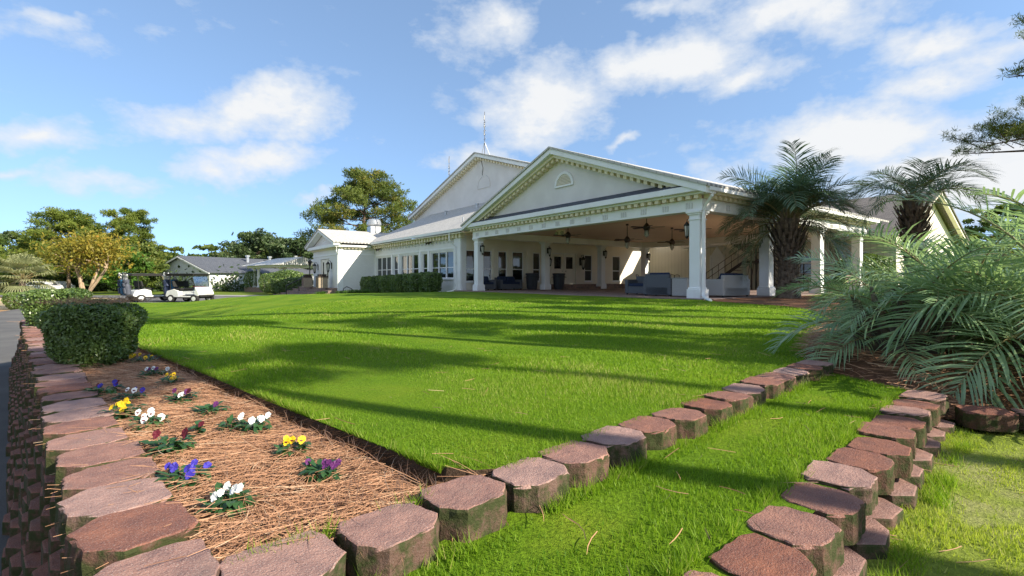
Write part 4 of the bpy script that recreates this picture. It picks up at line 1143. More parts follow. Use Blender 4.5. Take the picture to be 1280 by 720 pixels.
# exhaust fan and antennas stand on the roofs
ex = empty('exhaust_fan', loc2w(-34.2, 1.4, 4.95), BROT, 'round silver exhaust fan on the ridge of the entrance pavilion', 'exhaust fan')
mb = MB(); mb.box(-.48, .48, -.48, .48, -.35, .62); mb.build('curb', M['metal'], ex)
mb = MB(); mb.lathe([(.42, .62), (.60, .70), (.66, .80), (.66, 1.02), (.6, 1.06), (.6, 1.18), (.45, 1.3), (.15, 1.36)], 24); mb.build('hood', M['metal'], ex, smooth=False)
def antenna(x, y, z, h, label, bars):
    a = empty('antenna', loc2w(x, y, z), BROT, label, 'antenna', 'antennas on the hall roof')
    mb = MB(); mb.tube([(0, 0, -.2), (0, 0, h)], .024, 6); mb.build('mast', M['bronze'], a)
    mb = MB()
    for i in range(bars): mb.tube([(-.16, 0, h*(.25+.1*i)), (.16, .05, h*(.25+.1*i))], .018, 5); mb.tube([(-.1, .1, h*(.3+.1*i)), (.02, -.05, h*(.3+.1*i))], .02, 5)
    for k in (.45, .62, .80): mb.tube([(-.09, 0, h*k), (-.09, 0, h*k+.4)], .035, 6)
    mb.build('elements', M['metal'], a)
    mb = MB()
    for s in (-1, 1): mb.tube([(s*.5, 0, -.15), (0, 0, .95)], .025, 5)
    mb.tube([(0, .5, -.05), (0, 0, .95)], .025, 5); mb.build('tripod', M['metal'], a)
antenna(HX, 6.4, HZA+.1, 3.4, 'taller antenna mast on the peak of the hall gable', 6)
antenna(-29.3, 6.6, HZA+.1-.313*6.15, 3.0, 'shorter antenna mast halfway down the hall gable slope', 5)

# ------------------------------------------------------------------ cream building behind on the right
an = empty('cream_building', loc2w(.93, 17.6, 0), BROT, 'cream gabled building with a brown-grey shingle roof behind the palms', 'building')
mb = MB(); wall_x(mb, 0, .25, -16.5, 0, -.3, 3.4, [(-11.0, -10.1, .1, 2.3), (-5.0, -3.9, 1.0, 2.2), (-2.2, -1.3, .8, 2.3)]); mb.build('front_wall', M['boards'], an)
mb = MB(); mb.yz([(.25, -.3), (12.3, -.3), (12.3, 3.3), (6.15, 6.05), (.25, 3.3)], -.25, 0); mb.build('gable_wall', M['cream'], an)
mb = MB(); roof_pts = [(-.75, 3.20), (6.15, 6.15), (6.15, 6.25), (-.75, 3.30)]; mb.yz(roof_pts, -13, .7); mb.yz([(6.15, 6.15), (13.05, 3.2), (13.05, 3.3), (6.15, 6.25)], -13, .7); mb.build('roof', M['shinglebrown'], an)
mb = MB(); mb.yz([(-.78, 3.0), (6.15, 5.96), (6.15, 6.148), (-.78, 3.196)], .4, .62); mb.yz([(6.15, 5.96), (13.1, 3.0), (13.1, 3.196), (6.15, 6.148)], .4, .62); mb.build('rake_board', M['cream'], an)
mb = MB(); mb.box(-13, .4, -.72, -.02, 3.02, 3.08); mb.box(-13, .4, -.86, -.70, 3.1, 3.26); mb.build('eave_trim', M['white'], an)
for x0, x1, z0, z1 in ((-5.0, -3.9, 1.0, 2.2), (-2.2, -1.3, .8, 2.3)):
    mb = MB(); mb.box(x0, x0+.06, -.03, .08, z0, z1); mb.box(x1-.06, x1, -.03, .08, z0, z1); mb.box(x0+.06, x1-.06, -.03, .08, z0, z0+.06); mb.box(x0+.06, x1-.06, -.03, .08, z1-.06, z1)
    w = mb.build('window', M['white'], an)
    mb = MB(); mb.box(x0+.06, x1-.06, .02, .04, z0+.06, z1-.06); mb.build('pane', M['glass'], w)
mb = MB(); mb.box(-11.0, -10.1, .02, .08, .1, 2.3); d = mb.build('door', M['white'], an)
mb = MB(); mb.box(-11.12, -11.0, -.03, .02, 0, 2.42); mb.box(-10.1, -9.98, -.03, .02, 0, 2.42); mb.box(-11.12, -9.98, -.03, .02, 2.3, 2.44); mb.xz([(-11.0, 2.45), (-10.1, 2.45), (-10.55, 3.1)], -.03, .0); mb.build('door_frame', M['white'], an)

# outside stair
st = empty('outdoor_staircase', loc2w(-6.4, 15.85, 0), BROT, 'outdoor staircase with metal railings against the cream boards', 'staircase')
mb = MB()
for i in range(9): mb.box(-3.0+i*.29, -2.72+i*.29, 0, .95, .14+i*.19, .18+i*.19)
mb.build('lower_treads', M['stepbrick'], st)
mb = MB(); mb.xz([(-3.0, 0), (-.3, 1.72), (-.3, 1.95), (-3.1, .17)], -.04, 0); mb.xz([(-.3, 1.75), (.9, 1.75), (.9, 1.9), (-.3, 1.9)], -.04, 1.6)
mb.build('lower_stringer', M['bronze'], st)
mb = MB(); mb.xz([(-.1, 1.8), (-3.5, 3.75), (-3.5, 4.1), (-.1, 2.15)], .9, .98); mb.xz([(-.1, 1.8), (-3.5, 3.75), (-3.5, 4.1), (-.1, 2.15)], 1.7, 1.75); mb.build('upper_stringer', M['cream'], st)
mb = MB()
for i in range(11): mb.box(-.1-(i+1)*.3, -.1-i*.3+.02, .98, 1.7, 2.0+i*.172, 2.04+i*.172)
mb.build('upper_treads', M['stepbrick'], st)
mb = MB()
for k in (.5, .95): mb.tube([(-3.05, -.02, .15+k), (-.3, -.02, 1.9+k), (.9, -.02, 1.9+k)], .022, 5)
for i in range(7): x = -3.0+i*.46; z = .15+max(0, (x+3.05))*.636; mb.tube([(x, -.02, z), (x, -.02, z+.95)], .018, 5)
for x in (.2, .88): mb.tube([(x, -.02, 0), (x, -.02, 2.85)], .05, 6)
for x in (-.3, .9): mb.tube([(x, 1.55, 0), (x, 1.55, 2.8)], .05, 6)
for i in range(4): mb.tube([(-.2+i*.33, -.02, 0+.2), (.1+i*.25, -.02, 1.75)], .018, 5)
mb.build('railing', M['bronze'], st)
mb = MB()
for i in range(18): x = -.15-i*.19; z = 2.1+i*.109; mb.tube([(x, .94, z), (x, .94, z+.85)], .014, 5)
mb.tube([(-.1, .94, 2.95), (-3.5, .94, 4.92)], .03, 5); mb.build('upper_railing', M['bronze'], st)
# slatted platform right of the porch column
dk = empty('metal_stand', loc2w(-2.6, 15.9, 0), BROT, 'dark braced metal stand between the porch column and the round bush', 'stand')
mb = MB(); mb.box(-.9, 1.2, 0, .9, 1.62, 1.70); mb.build('top', M['metal'], dk)
mb = MB()
for x in (-.85, 1.15):
    for y in (.05, .85): mb.tube([(x, y, 0), (x, y, 1.62)], .035, 6)
mb.tube([(-.85, .05, .7), (.1, .05, 1.6)], .025, 5); mb.tube([(1.15, .05, .7), (.2, .05, 1.6)], .025, 5); mb.tube([(-.85, .05, .75), (1.15, .05, .75)], .025, 5); mb.build('frame', M['bronze'], dk)

# ------------------------------------------------------------------ far portico and house
c = at(322, 66, 0)
po = empty('entrance_portico', (c.x, c.y, -1.0), R(-40), 'low roofed white portico on round columns beyond the clipped bushes', 'portico')
mb = MB(); mb.box(-1.2, 9, -1.2, 5, 0, .62); mb.build('plinth', M['stepbrick'], po)
for x, y in ((0, -.4), (1.3, -.4), (0, 3.6), (7.5, -.4)):
    mb = MB(); mb.lathe([(.25, .62), (.25, .72), (.18, .78), (.17, 1.9), (.155, 3.0), (.2, 3.05), (.24, 3.1), (.24, 3.2)], 16, Matrix.Translation((x, y, 0))); mb.build('column', M['white'], po, smooth=False)
mb = MB(); mb.box(-.8, 8.8, -1.0, 4.4, 3.2, 3.45); mb.build('beam', M['white'], po)
mb = MB(); mb.add([(-1.5, -1.6, 3.46), (9.4, -1.6, 3.46), (9.4, 5, 3.46), (-1.5, 5, 3.46), (2.2, 1.6, 4.5), (9.4, 1.6, 4.5)], [(0, 1, 5, 4), (1, 2, 5), (2, 3, 4, 5), (3, 0, 4), (3, 2, 1, 0)]); mb.build('roof', M['shinglepale'], po)

c = at(262, 66, 0)
fh = empty('far_house', (c.x, c.y, -.95), R(-24), 'grey-white gabled house with a shingle roof beyond the golf carts', 'house')
mb = MB(); mb.xz([(-12.2, 0), (0, 0), (0, 2.62), (-6.1, 4.75), (-12.2, 2.62)], 0, .3); mb.build('gable_wall', M['brickwhite'], fh)
mb = MB(); mb.box(-.3, 0, .3, 20, 0, 2.6); mb.build('side_wall', M['brickwhite'], fh)
mb = MB(); mb.xz([(-6.1, 4.85), (.55, 2.5), (.55, 2.6), (-6.1, 4.95)], -.5, 21); mb.xz([(-12.8, 2.5), (-6.1, 4.85), (-6.1, 4.95), (-12.8, 2.6)], -.5, 21); mb.build('roof', M['shingledark'], fh)
mb = MB(); mb.xz([(-12.85, 2.32), (-6.1, 4.67), (-6.1, 4.845), (-12.85, 2.495)], -.56, -.4); mb.xz([(-6.1, 4.67), (.6, 2.32), (.6, 2.495), (-6.1, 4.845)], -.56, -.4); mb.build('rake_board', M['white'], fh)
for x, y, h in ((-4.3, 9, .8), (-4.3, 13, .8), (-3.0, 17, 1.5)):
    mb = MB(); z = 4.95-(x+6.1)*.353; mb.tube([(x, y, z-.2), (x, y, z+h)], .22, 10); mb.tube([(x, y, z+h), (x, y, z+h+.25)], .34, 10); mb.build('roof_vent', M['metal'], fh)
c = at(284, 68, 0)
gt = empty('picket_gate', (c.x, c.y, -.95), R(-15), 'small white picket gate beside the far house', 'gate')
mb = MB()
for i in range(10): mb.box(-1.0+i*.2, -.9+i*.2, 0, .03, .1, 1.35+.15*math.sin(i*.35))
mb.build('pickets', M['white'], gt)
mb = MB(); mb.box(-1.1, 1.1, .031, .07, .4, .5); mb.box(-1.1, 1.1, .031, .07, 1.0, 1.1); mb.box(-1.2, -1.05, -.03, .1, 0, 1.55); mb.box(1.05, 1.2, -.03, .1, 0, 1.55); mb.build('rails', M['white'], gt)
# ------------------------------------------------------------------ porch things
def fan(x, y, zr, label, used=[]):
    if not used:
        f = empty('ceiling_fan', (0, 0, 0), 0, None, 'ceiling fan', 'fans under the porch ceiling')
        mb = MB(); mb.lathe([(.10, -.14), (.15, -.05), (.15, .04), (.09, .12), (.04, .18)], 16); mb.build('motor', M['bronze'], f)
        for k in range(5):
            m = Matrix.Rotation(k*2*math.pi/5+.3, 4, 'Z') @ Matrix.Rotation(R(9), 4, 'X')
            mb = MB(); mb.xy([(.22, -.065), (.72, -.085), (.76, -.05), (.76, .05), (.72, .085), (.22, .065)], -.006, .006, m); mb.box(.1, .26, -.02, .02, -.012, -.002, m); mb.build('blade', M['bronze'], f)
        mb = MB(); mb.lathe([(.03, -.42), (.08, -.38), (.10, -.27), (.085, -.16)], 14); mb.build('lamp_shade', M['lampglass'], f)
        mb = MB()
        for k in range(4):
            a = k*math.pi/2; mb.tube([(.11*math.cos(a), .11*math.sin(a), -.14), (.115*math.cos(a), .115*math.sin(a), -.27), (.02*math.cos(a), .02*math.sin(a), -.44)], .012, 5)
        mb.lathe([(.06, .0), (.07, .03)], 10, Matrix.Translation((0, 0, .6))) if False else None
        mb.build('lamp_cage', M['bronze'], f)
        used.append(f)
        c = f
    else: c = copy_tree(used[0])
    p = loc2w(x, y, zr); c.location = p; c.rotation_euler = (0, 0, BROT+x*1.3); c['label'] = label
    for ch in list(c.children):
        if ch.name.startswith('rod'): bpy.data.objects.remove(ch)
    mb = MB(); L = 3.48-zr; mb.tube([(0, 0, .15), (0, 0, L-.06)], .018, 6); mb.tube([(0, 0, L-.08), (0, 0, L)], .07, 12); mb.build('rod', M['bronze'], c)
fan(-8.7, 2.0, 2.98, 'ceiling fan on a short rod nearest the left porch columns')
fan(-6.4, 3.9, 2.68, 'ceiling fan on a long thin rod in the middle of the porch')
fan(-3.65, 1.9, 2.95, 'biggest looking ceiling fan, hanging close to the front beam')
fan(-6.1, 7.2, 2.70, 'ceiling fan far back in the porch near the staircase')
fan(-1.9, 2.6, 2.75, 'ceiling fan half hidden behind the front right column')
def lantern(loc, rz, label, hang=False, used=[], s=1.0):
    if not used:
        f = empty('wall_lantern', (0, 0, 0), 0, None, 'lantern', 'black glass lanterns on the clubhouse')
        mb = MB(); mb.lathe([(.05, -.02), (.115, .0), (.12, .03), (.06, .10), (.02, .16)], 6, Matrix.Translation((.2, 0, .10))); mb.build('cap', M['black'], f)
        mb = MB(); mb.lathe([(.055, -.26), (.10, .10)], 6, Matrix.Translation((.2, 0, 0))); mb.build('lamp_glass', M['lampglass'], f)
        mb = MB()
        for k in range(6):
            a = k*math.pi/3; mb.tube([(.2+.06*math.cos(a), .06*math.sin(a), -.27), (.2+.105*math.cos(a), .105*math.sin(a), .10)], .010, 4)
        mb.lathe([(.02, -.36), (.07, -.28), (.07, -.25)], 6, Matrix.Translation((.2, 0, 0)))
        mb.build('cage', M['black'], f)
        mb = MB(); mb.box(0, .03, -.06, .06, -.15, .2); mb.tube([(.02, 0, .05), (.08, 0, .30), (.2, 0, .33), (.2, 0, .24)], .014, 6); mb.build('bracket', M['black'], f)
        used.append(f); c = f
    else: c = copy_tree(used[0])
    c.location = loc; c.rotation_euler = (0, 0, rz); c['label'] = label; c.scale = (s, s, s)
lantern(loc2w(-.22, 0.0, 2.5), BROT+math.pi, 'black lantern on the front right porch column')
lantern(loc2w(-13.88, 0, 2.45), BROT, 'black lantern on the front left porch column')
lantern(loc2w(-13.88, 5.1, 2.5), BROT, 'black lantern high on the column between the two dark bins')
lantern(loc2w(-13.88, 10.3, 2.5), BROT, 'black lantern on the column right of the glazed porch door')
lantern(loc2w(-13.88, 15.1, 2.45), BROT, 'black lantern on the back column before the staircase')
lantern(loc2w(-16.0, 10.1, 1.95), BROT, 'large black lantern on the wall right of the double doors', s=1.6)
lantern(loc2w(-16.0, 7.0, 1.95), BROT, 'black lantern on the wall left of the double doors')
lantern(loc2w(-36.4, GY, 1.75), BROT-math.pi/2, 'black lantern left of the entrance pavilion doors', s=1.5)
lantern(loc2w(-32.3, GY, 1.8), BROT-math.pi/2, 'black lantern right of the entrance pavilion doors', s=1.5)
# flood lights under the wing eave
def flood(x, label):
    f = empty('flood_light', loc2w(x, 0, 3.2), BROT, label, 'flood light', 'flood lights on the wing wall')
    mb = MB(); mb.box(-.07, .07, -.05, 0, -.07, .07); mb.build('base', M['metal'], f)
    for s in (-1, 1):
        mb = MB(); mb.tube([(s*.05, -.05, 0), (s*.16, -.2, -.04), (s*.2, -.34, -.1)], [.03, .05, .085], 10); mb.build('lamp_head', M['bronze'], f)
flood(-20.0, 'twin flood light above the windows nearest the porch'); flood(-29.0, 'twin flood light above the windows beside the entrance pavilion')
em = empty('emergency_light', loc2w(-9.35, 2.1, 3.14), BROT, 'pale box light under the porch ceiling by the first fan', 'light')
mb = MB(); mb.box(-.3, .3, -.08, .08, -.1, .16); mb.build('housing', M['cream'], em, bevel=.02)
for s in (-1, 1):
    mb = MB(); mb.lathe([(.05, -.06), (.10, -.02), (.10, .03), (.03, .08)], 12, Matrix.Translation((s*.22, -.12, .0)) @ Matrix.Rotation(R(90), 4, 'X')); mb.build('lamp_head', M['lampglass'], em)

# wicker seats
def wicker(name, x, y, rz, L, D, Hh, label, cat, m='wicker', cushions=1, group='wicker seats on the porch', backcush=True):
    t = empty(name, loc2w(x, y, PZ), BROT+rz, label, cat, group)
    mb = MB(); mb.box(-L/2, L/2, 0, D, .05, .36); mb.build('seat_base', M[m], t, bevel=.015)
    mb = MB(); mb.xz([(-L/2, .05), (L/2, .05), (L/2, Hh), (-L/2, Hh)], D-.16, D+.0); mb.build('backrest', M[m], t, bevel=.03)
    for s in (-1, 1):
        mb = MB(); mb.box(s*L/2-.09, s*L/2+.09, -.02, D+.012, .05, Hh*.82); mb.build('armrest', M[m], t, bevel=.03)
        for yy in (.05, D-.06):
            mb = MB(); mb.box(s*(L/2)-.03, s*(L/2)+.03, yy-.03, yy+.03, 0, .06); mb.build('leg', M['black'], t)
    n = cushions; w = (L-.2)/n
    for i in range(n):
        xa = -L/2+.1+i*w
        mb = MB(); mb.box(xa+.01, xa+w-.01, .0, D-.18, .361, .49); mb.build('seat_cushion', M['cushion'], t, bevel=.04, seg=3)
        if backcush:
            mb = MB(); mb.yz([(D-.38, .49), (D-.19, .49), (D-.10, Hh+.06), (D-.26, Hh+.08)], xa+.02, xa+w-.02); mb.build('back_cushion', M['cushion'], t, bevel=.05, seg=3)
    return t
wicker('wicker_armchair', -14.9, 1.25, R(90), .95, .85, .78, 'dark wicker armchair beside the front left column', 'armchair')
wicker('wicker_loveseat', -15.05, 3.1, R(90), 1.55, .85, .78, 'dark wicker loveseat with two navy cushions under the windows', 'loveseat', cushions=2)
# chairs seen from behind at the porch front
wicker('wicker_armchair', -2.28, 1.55, R(180), 1.15, .80, .86, 'slate wicker chair with its tall back to the lawn, left of the front right column', 'armchair')
wicker('wicker_armchair', -3.9, 1.5, R(0), 1.05, .78, .80, 'open-fronted dark wicker armchair left of the tall-backed chair', 'armchair', backcush=False)
wicker('wicker_sofa', -.75, 2.45, R(-90), 1.75, .85, .82, 'pale grey wicker sofa right of the front right column', 'sofa', 'wickerpale', 2)
# pale box as the chair's side, its sunlight put into the colour
bx = empty('sunlit_chair_side', loc2w(-1.22, 1.2, PZ), BROT, 'pale wicker box coloured as the sunlit side of the tall-backed chair', 'chair side')
mb = MB(); mb.box(-.38, .30, -.42, .42, .03, .70); mb.build('body', M['wickerpale'], bx, bevel=.015)
mb = MB(); mb.box(-.40, .32, -.44, .44, .70, .73); mb.build('top', M['wickerpale'], bx)
def bin_(x, y, label, used=[]):
    if not used:
        b = empty('trash_bin', (0, 0, 0), 0, None, 'trash bin', 'charcoal bins by the porch column')
        mb = MB(); mb.lathe([(.30, 0), (.31, .05), (.38, .98), (.40, .985), (.40, 1.03), (.36, 1.03), (.33, .98)], 20)
        for k in range(8):
            a = k*math.pi/4; mb.tube([(.312*math.cos(a), .312*math.sin(a), .08), (.372*math.cos(a), .372*math.sin(a), .86)], .018, 4)
        mb.build('bin_body', M['plastic'], b)
        mb = MB(); mb.lathe([(.37, .90), (.415, .93), (.42, 1.04), (.37, 1.06)], 20); mb.build('rim', M['plastic'], b)
        for s in (-1, 1):
            mb = MB(); mb.tube([(s*.38, -.12, .82), (s*.46, -.10, .80), (s*.46, .10, .80), (s*.38, .12, .82)], .02, 6); mb.build('handle', M['plastic'], b)
        used.append(b); c = b
    else: c = copy_tree(used[0])
    c.location = loc2w(x, y, PZ); c['label'] = label
bin_(-14.55, 4.35, 'tall charcoal bin left of the second porch column, partly before the window'); bin_(-13.75, 5.95, 'tall charcoal bin right of the second porch column, before the double doors')
def stone_bin(px, t, label):
    b = empty('litter_bin', loc2w(t, GY-.8, 0), BROT, label, 'litter bin', 'beige bins on the entrance landing')
    mb = MB(); mb.box(-.38, .38, -.38, .38, -.03, .85); mb.build('bin_body', M['binbeige'], b, bevel=.02)
    mb = MB(); mb.box(-.42, .42, -.42, .42, .852, .96); mb.box(-.3, .3, -.3, .3, .962, 1.12); mb.build('lid', M['bronze'], b, bevel=.02)
    mb = MB()
    for i in range(6): mb.box(-.34+i*.125, -.29+i*.125, -.395, -.378, .05, .80)
    mb.build('slats', M['stepbrick'], b)
    mb = MB(); mb.box(-.2, .2, -.31, -.302, .99, 1.09); mb.build('opening', M['black'], b)
stone_bin(0, -37.0, 'beige slatted litter bin left of the pavilion doors'); stone_bin(0, -32.3, 'beige slatted litter bin right of the pavilion doors')
hr = empty('handrail', loc2w(-38.3, GY-.1, 0), BROT, 'black metal handrail on the entrance steps', 'handrail')
mb = MB(); mb.tube([(0, 0, -.05), (0, 0, 1.05), (0, -.4, 1.0), (0, -2.2, .1), (0, -2.2, -1.0)], .05, 6); mb.tube([(0, -.0, .6), (0, -2.2, -.35)], .03, 5); mb.build('rail', M['black'], hr)
mb = MB(); mb.tube([(0, -1.1, -.55), (0, -1.1, .65)], .03, 5); mb.build('baluster', M['black'], hr)
lp = empty('lamp_post', loc2w(-37.5, GY-.45, 0), BROT, 'slim black lamp post by the left pavilion lantern', 'lamp post')
mb = MB(); mb.lathe([(.12, 0), (.12, .1), (.05, .2), (.045, 1.9)], 10); mb.build('post', M['black'], lp)
mb = MB(); mb.lathe([(.08, 1.9), (.2, 2.3), (.22, 2.32), (.05, 2.5)], 6); mb.build('lantern_head', M['black'], lp)
hrack = empty('hose_rack', loc2w(-30.0, GY+.7, -.62), BROT, 'black curved rail at the foot of the pavilion side wall', 'rail')
mb = MB(); mb.tube([(0, -.5, 0), (0, -.45, .55), (0, -.2, .72), (0, .2, .55), (0, .55, .1)], .03, 6); mb.build('rail', M['black'], hrack)

# bistro table, chairs and an easel-like stand in the back of the porch
def metal_chair(x, y, rz, label, used=[]):
    if not used:
        f = empty('metal_chair', (0, 0, 0), 0, None, 'chair', 'black metal chairs at the back of the porch')
        mb = MB(); mb.xy([(-.24, -.22), (.24, -.22), (.21, .24), (-.21, .24)], .43, .46); mb.build('seat', M['black'], f)
        mb = MB(); mb.tube([(-.21, .22, .45), (-.22, .30, .9), (0, .33, .97), (.22, .30, .9), (.21, .22, .45)], .016, 6)
        for k in range(5): xx = -.14+k*.07; mb.tube([(xx, .23, .46), (xx, .31, .93)], .008, 4)
        mb.build('backrest', M['black'], f)
        for sx in (-1, 1):
            for sy in (-1, 1):
                mb = MB(); mb.tube([(sx*.2, sy*.2, .44), (sx*.24, sy*.26, 0)], .013, 5); mb.build('leg', M['black'], f)
            mb = MB(); mb.tube([(sx*.22, .28, .68), (sx*.26, .0, .68), (sx*.25, -.2, .64), (sx*.22, -.2, .45)], .014, 5); mb.build('armrest', M['black'], f)
        used.append(f); c = f
    else: c = copy_tree(used[0])
    c.location = loc2w(x, y, PZ); c.rotation_euler = (0, 0, BROT+rz); c['label'] = label
metal_chair(-9.2, 8.6, R(150), 'black metal chair at the round table, nearest the porch doors')
metal_chair(-7.3, 8.9, R(200), 'black metal chair at the round table, before the staircase')
metal_chair(-8.4, 10.6, R(-10), 'black metal chair on the far side of the round table')
bt = empty('round_table', loc2w(-8.3, 9.5, PZ), BROT, 'round black metal table at the back of the porch', 'table')
mb = MB(); mb.lathe([(.5, .70), (.52, .71), (.52, .735), (.5, .74)], 24); mb.build('tabletop', M['black'], bt)
for k in range(4):
    a = k*math.pi/2+.4; mb = MB(); mb.tube([(.36*math.cos(a), .36*math.sin(a), .7), (.2*math.cos(a), .2*math.sin(a), .35), (.42*math.cos(a), .42*math.sin(a), 0)], .015, 5); mb.build('leg', M['black'], bt)
bn = empty('garden_bench', loc2w(1.3, 10.9, .0), BROT+R(90), 'dark metal bench with a brick-red seat before the round bush', 'bench')
mb = MB(); [mb.box(-.7, .7, -.2+i*.11, -.11+i*.11, .42, .45) for i in range(4)]; mb.build('seat', M['stepbrick'], bn)
mb = MB(); [mb.box(-.7, .7, .26, .29, .55+i*.13, .63+i*.13) for i in range(3)]; mb.build('backrest', M['stepbrick'], bn)
for s in (-1, 1):
    mb = MB(); mb.tube([(s*.6, -.2, 0), (s*.6, -.18, .42), (s*.6, .25, .42), (s*.6, .3, .92)], .025, 5); mb.tube([(s*.6, .28, 0), (s*.6, .25, .42)], .025, 5); mb.build('leg', M['black'], bn)

# ------------------------------------------------------------------ clipped shrubs by the buildings
hx = [(-17.6, 1.25, .85), (-19.7, 1.2, 1.1), (-21.9, 1.15, 1.1), (-24.0, 1.1, 1.0), (-26.0, 1.1, 1.0), (-28.0, 1.15, 1.0)]
for i, (x, h, w) in enumerate(hx):
    zb = lawn_z(*loc2w(x, -1.3)[:2])
    p = loc2w(x, -1.35, zb-.05)
    top = 1.18-.05*i
    hedge('wing_hedge', p, BROT, w*.9, .60, top-zb, 3600, .055, f'clipped dark hedge under the wing windows, {ORD[i]} from the porch downspout', 'hedge', 'hedges along the window wing', .12, 5, 60+i, lump=.05)
for i in range(11):                                   # low strappy plants round the pavilion corner
    x = -25.5-i*.62; y = -2.6-.35*(i % 3) - (1.0 if i > 7 else 0)
    w = loc2w(x, y); zb = lawn_z(w.x, w.y)
    r = empty('strap_leaf_plant', (w.x, w.y, zb), 0, None, 'plant', 'low green plants along the wing')
    r['label'] = 'low strap-leaved green plant in the row beside the pavilion corner'
    n = 200; a = rng.uniform(0, 6.283, n); L = rng.uniform(.3, .6, n); C0 = np.c_[rng.normal(0, .14, n), rng.normal(0, .14, n), np.zeros(n)]
    d = np.c_[np.cos(a), np.sin(a), np.zeros(n)]; s = np.c_[-np.sin(a), np.cos(a), np.zeros(n)]*.018; e = np.array([0, 0, 1.0])
    P1 = C0+d*(L*.35)[:, None]+e*(L*.8)[:, None]; P2 = C0+d*(L*.9)[:, None]+e*(L*.55)[:, None]
    V = np.stack([C0-s, C0+s, P1+s, P1-s, P2+s*.2, P2-s*.2], 1).reshape(-1, 3); b = np.arange(n)*6
    link('foliage', npmesh('foliage', V, np.concatenate([np.c_[b, b+1, b+2, b+3], np.c_[b+3, b+2, b+4, b+5]]), rng.random(2*n)), M['bright'], r)
def wpx(px, Y, z): q = at(px, Y, z); return (q.x, q.y, q.z)
hedge('round_bush', wpx(361, 52, -.9), 0, 1.75, 1.75, 2.55, 5200, .085, 'largest dome-clipped dark bush left of the pavilion', 'bush', 'clipped bushes before the portico', .1, 2.6, 71)
hedge('round_bush', wpx(345, 55, -.9), 0, 1.1, 1.3, 2.35, 3000, .085, 'dome-clipped bush just left of the largest one', 'bush', 'clipped bushes before the portico', .1, 2.6, 72)
hedge('round_bush', wpx(335.5, 58, -.9), 0, .95, 1.2, 2.3, 2600, .085, 'narrow clipped bush beside the portico columns', 'bush', 'clipped bushes before the portico', .1, 2.6, 73)
hedge('round_bush', wpx(317, 66, -.9), 0, 1.1, 1.1, 2.7, 2600, .09, 'tall clipped bush behind the left portico column', 'bush', 'clipped bushes before the portico', .05, 3, 74)
hedge('box_hedge', wpx(368, 49.5, -.75), R(-15), 2.2, .8, 1.6, 4200, .07, 'low square-clipped hedge in front of the large dome bush', 'hedge', None, .06, 6, 75)
p = loc2w(-.1, 16.1, 0)
hedge('round_bush', (p.x, p.y, 0), 0, 1.32, 1.3, 2.05, 5200, .07, 'dense round bush between the right porch columns', 'bush', None, .05, 2.5, 76)
p = loc2w(3.0, 16.3, 0)
hedge('loose_shrub', (p.x, p.y, 0), 0, 1.2, 1.1, 1.9, 3000, .08, 'loose dark shrub against the cream wall behind the stout palm', 'shrub', None, .1, 2.3, 77)
p = loc2w(3.9, 12.6, 0)
hedge('loose_shrub', (p.x, p.y, 0), 0, 1.0, 1.0, 1.35, 2600, .07, 'bright green shrub between the third and fourth right columns', 'shrub', None, .1, 2.3, 78, m='bright')

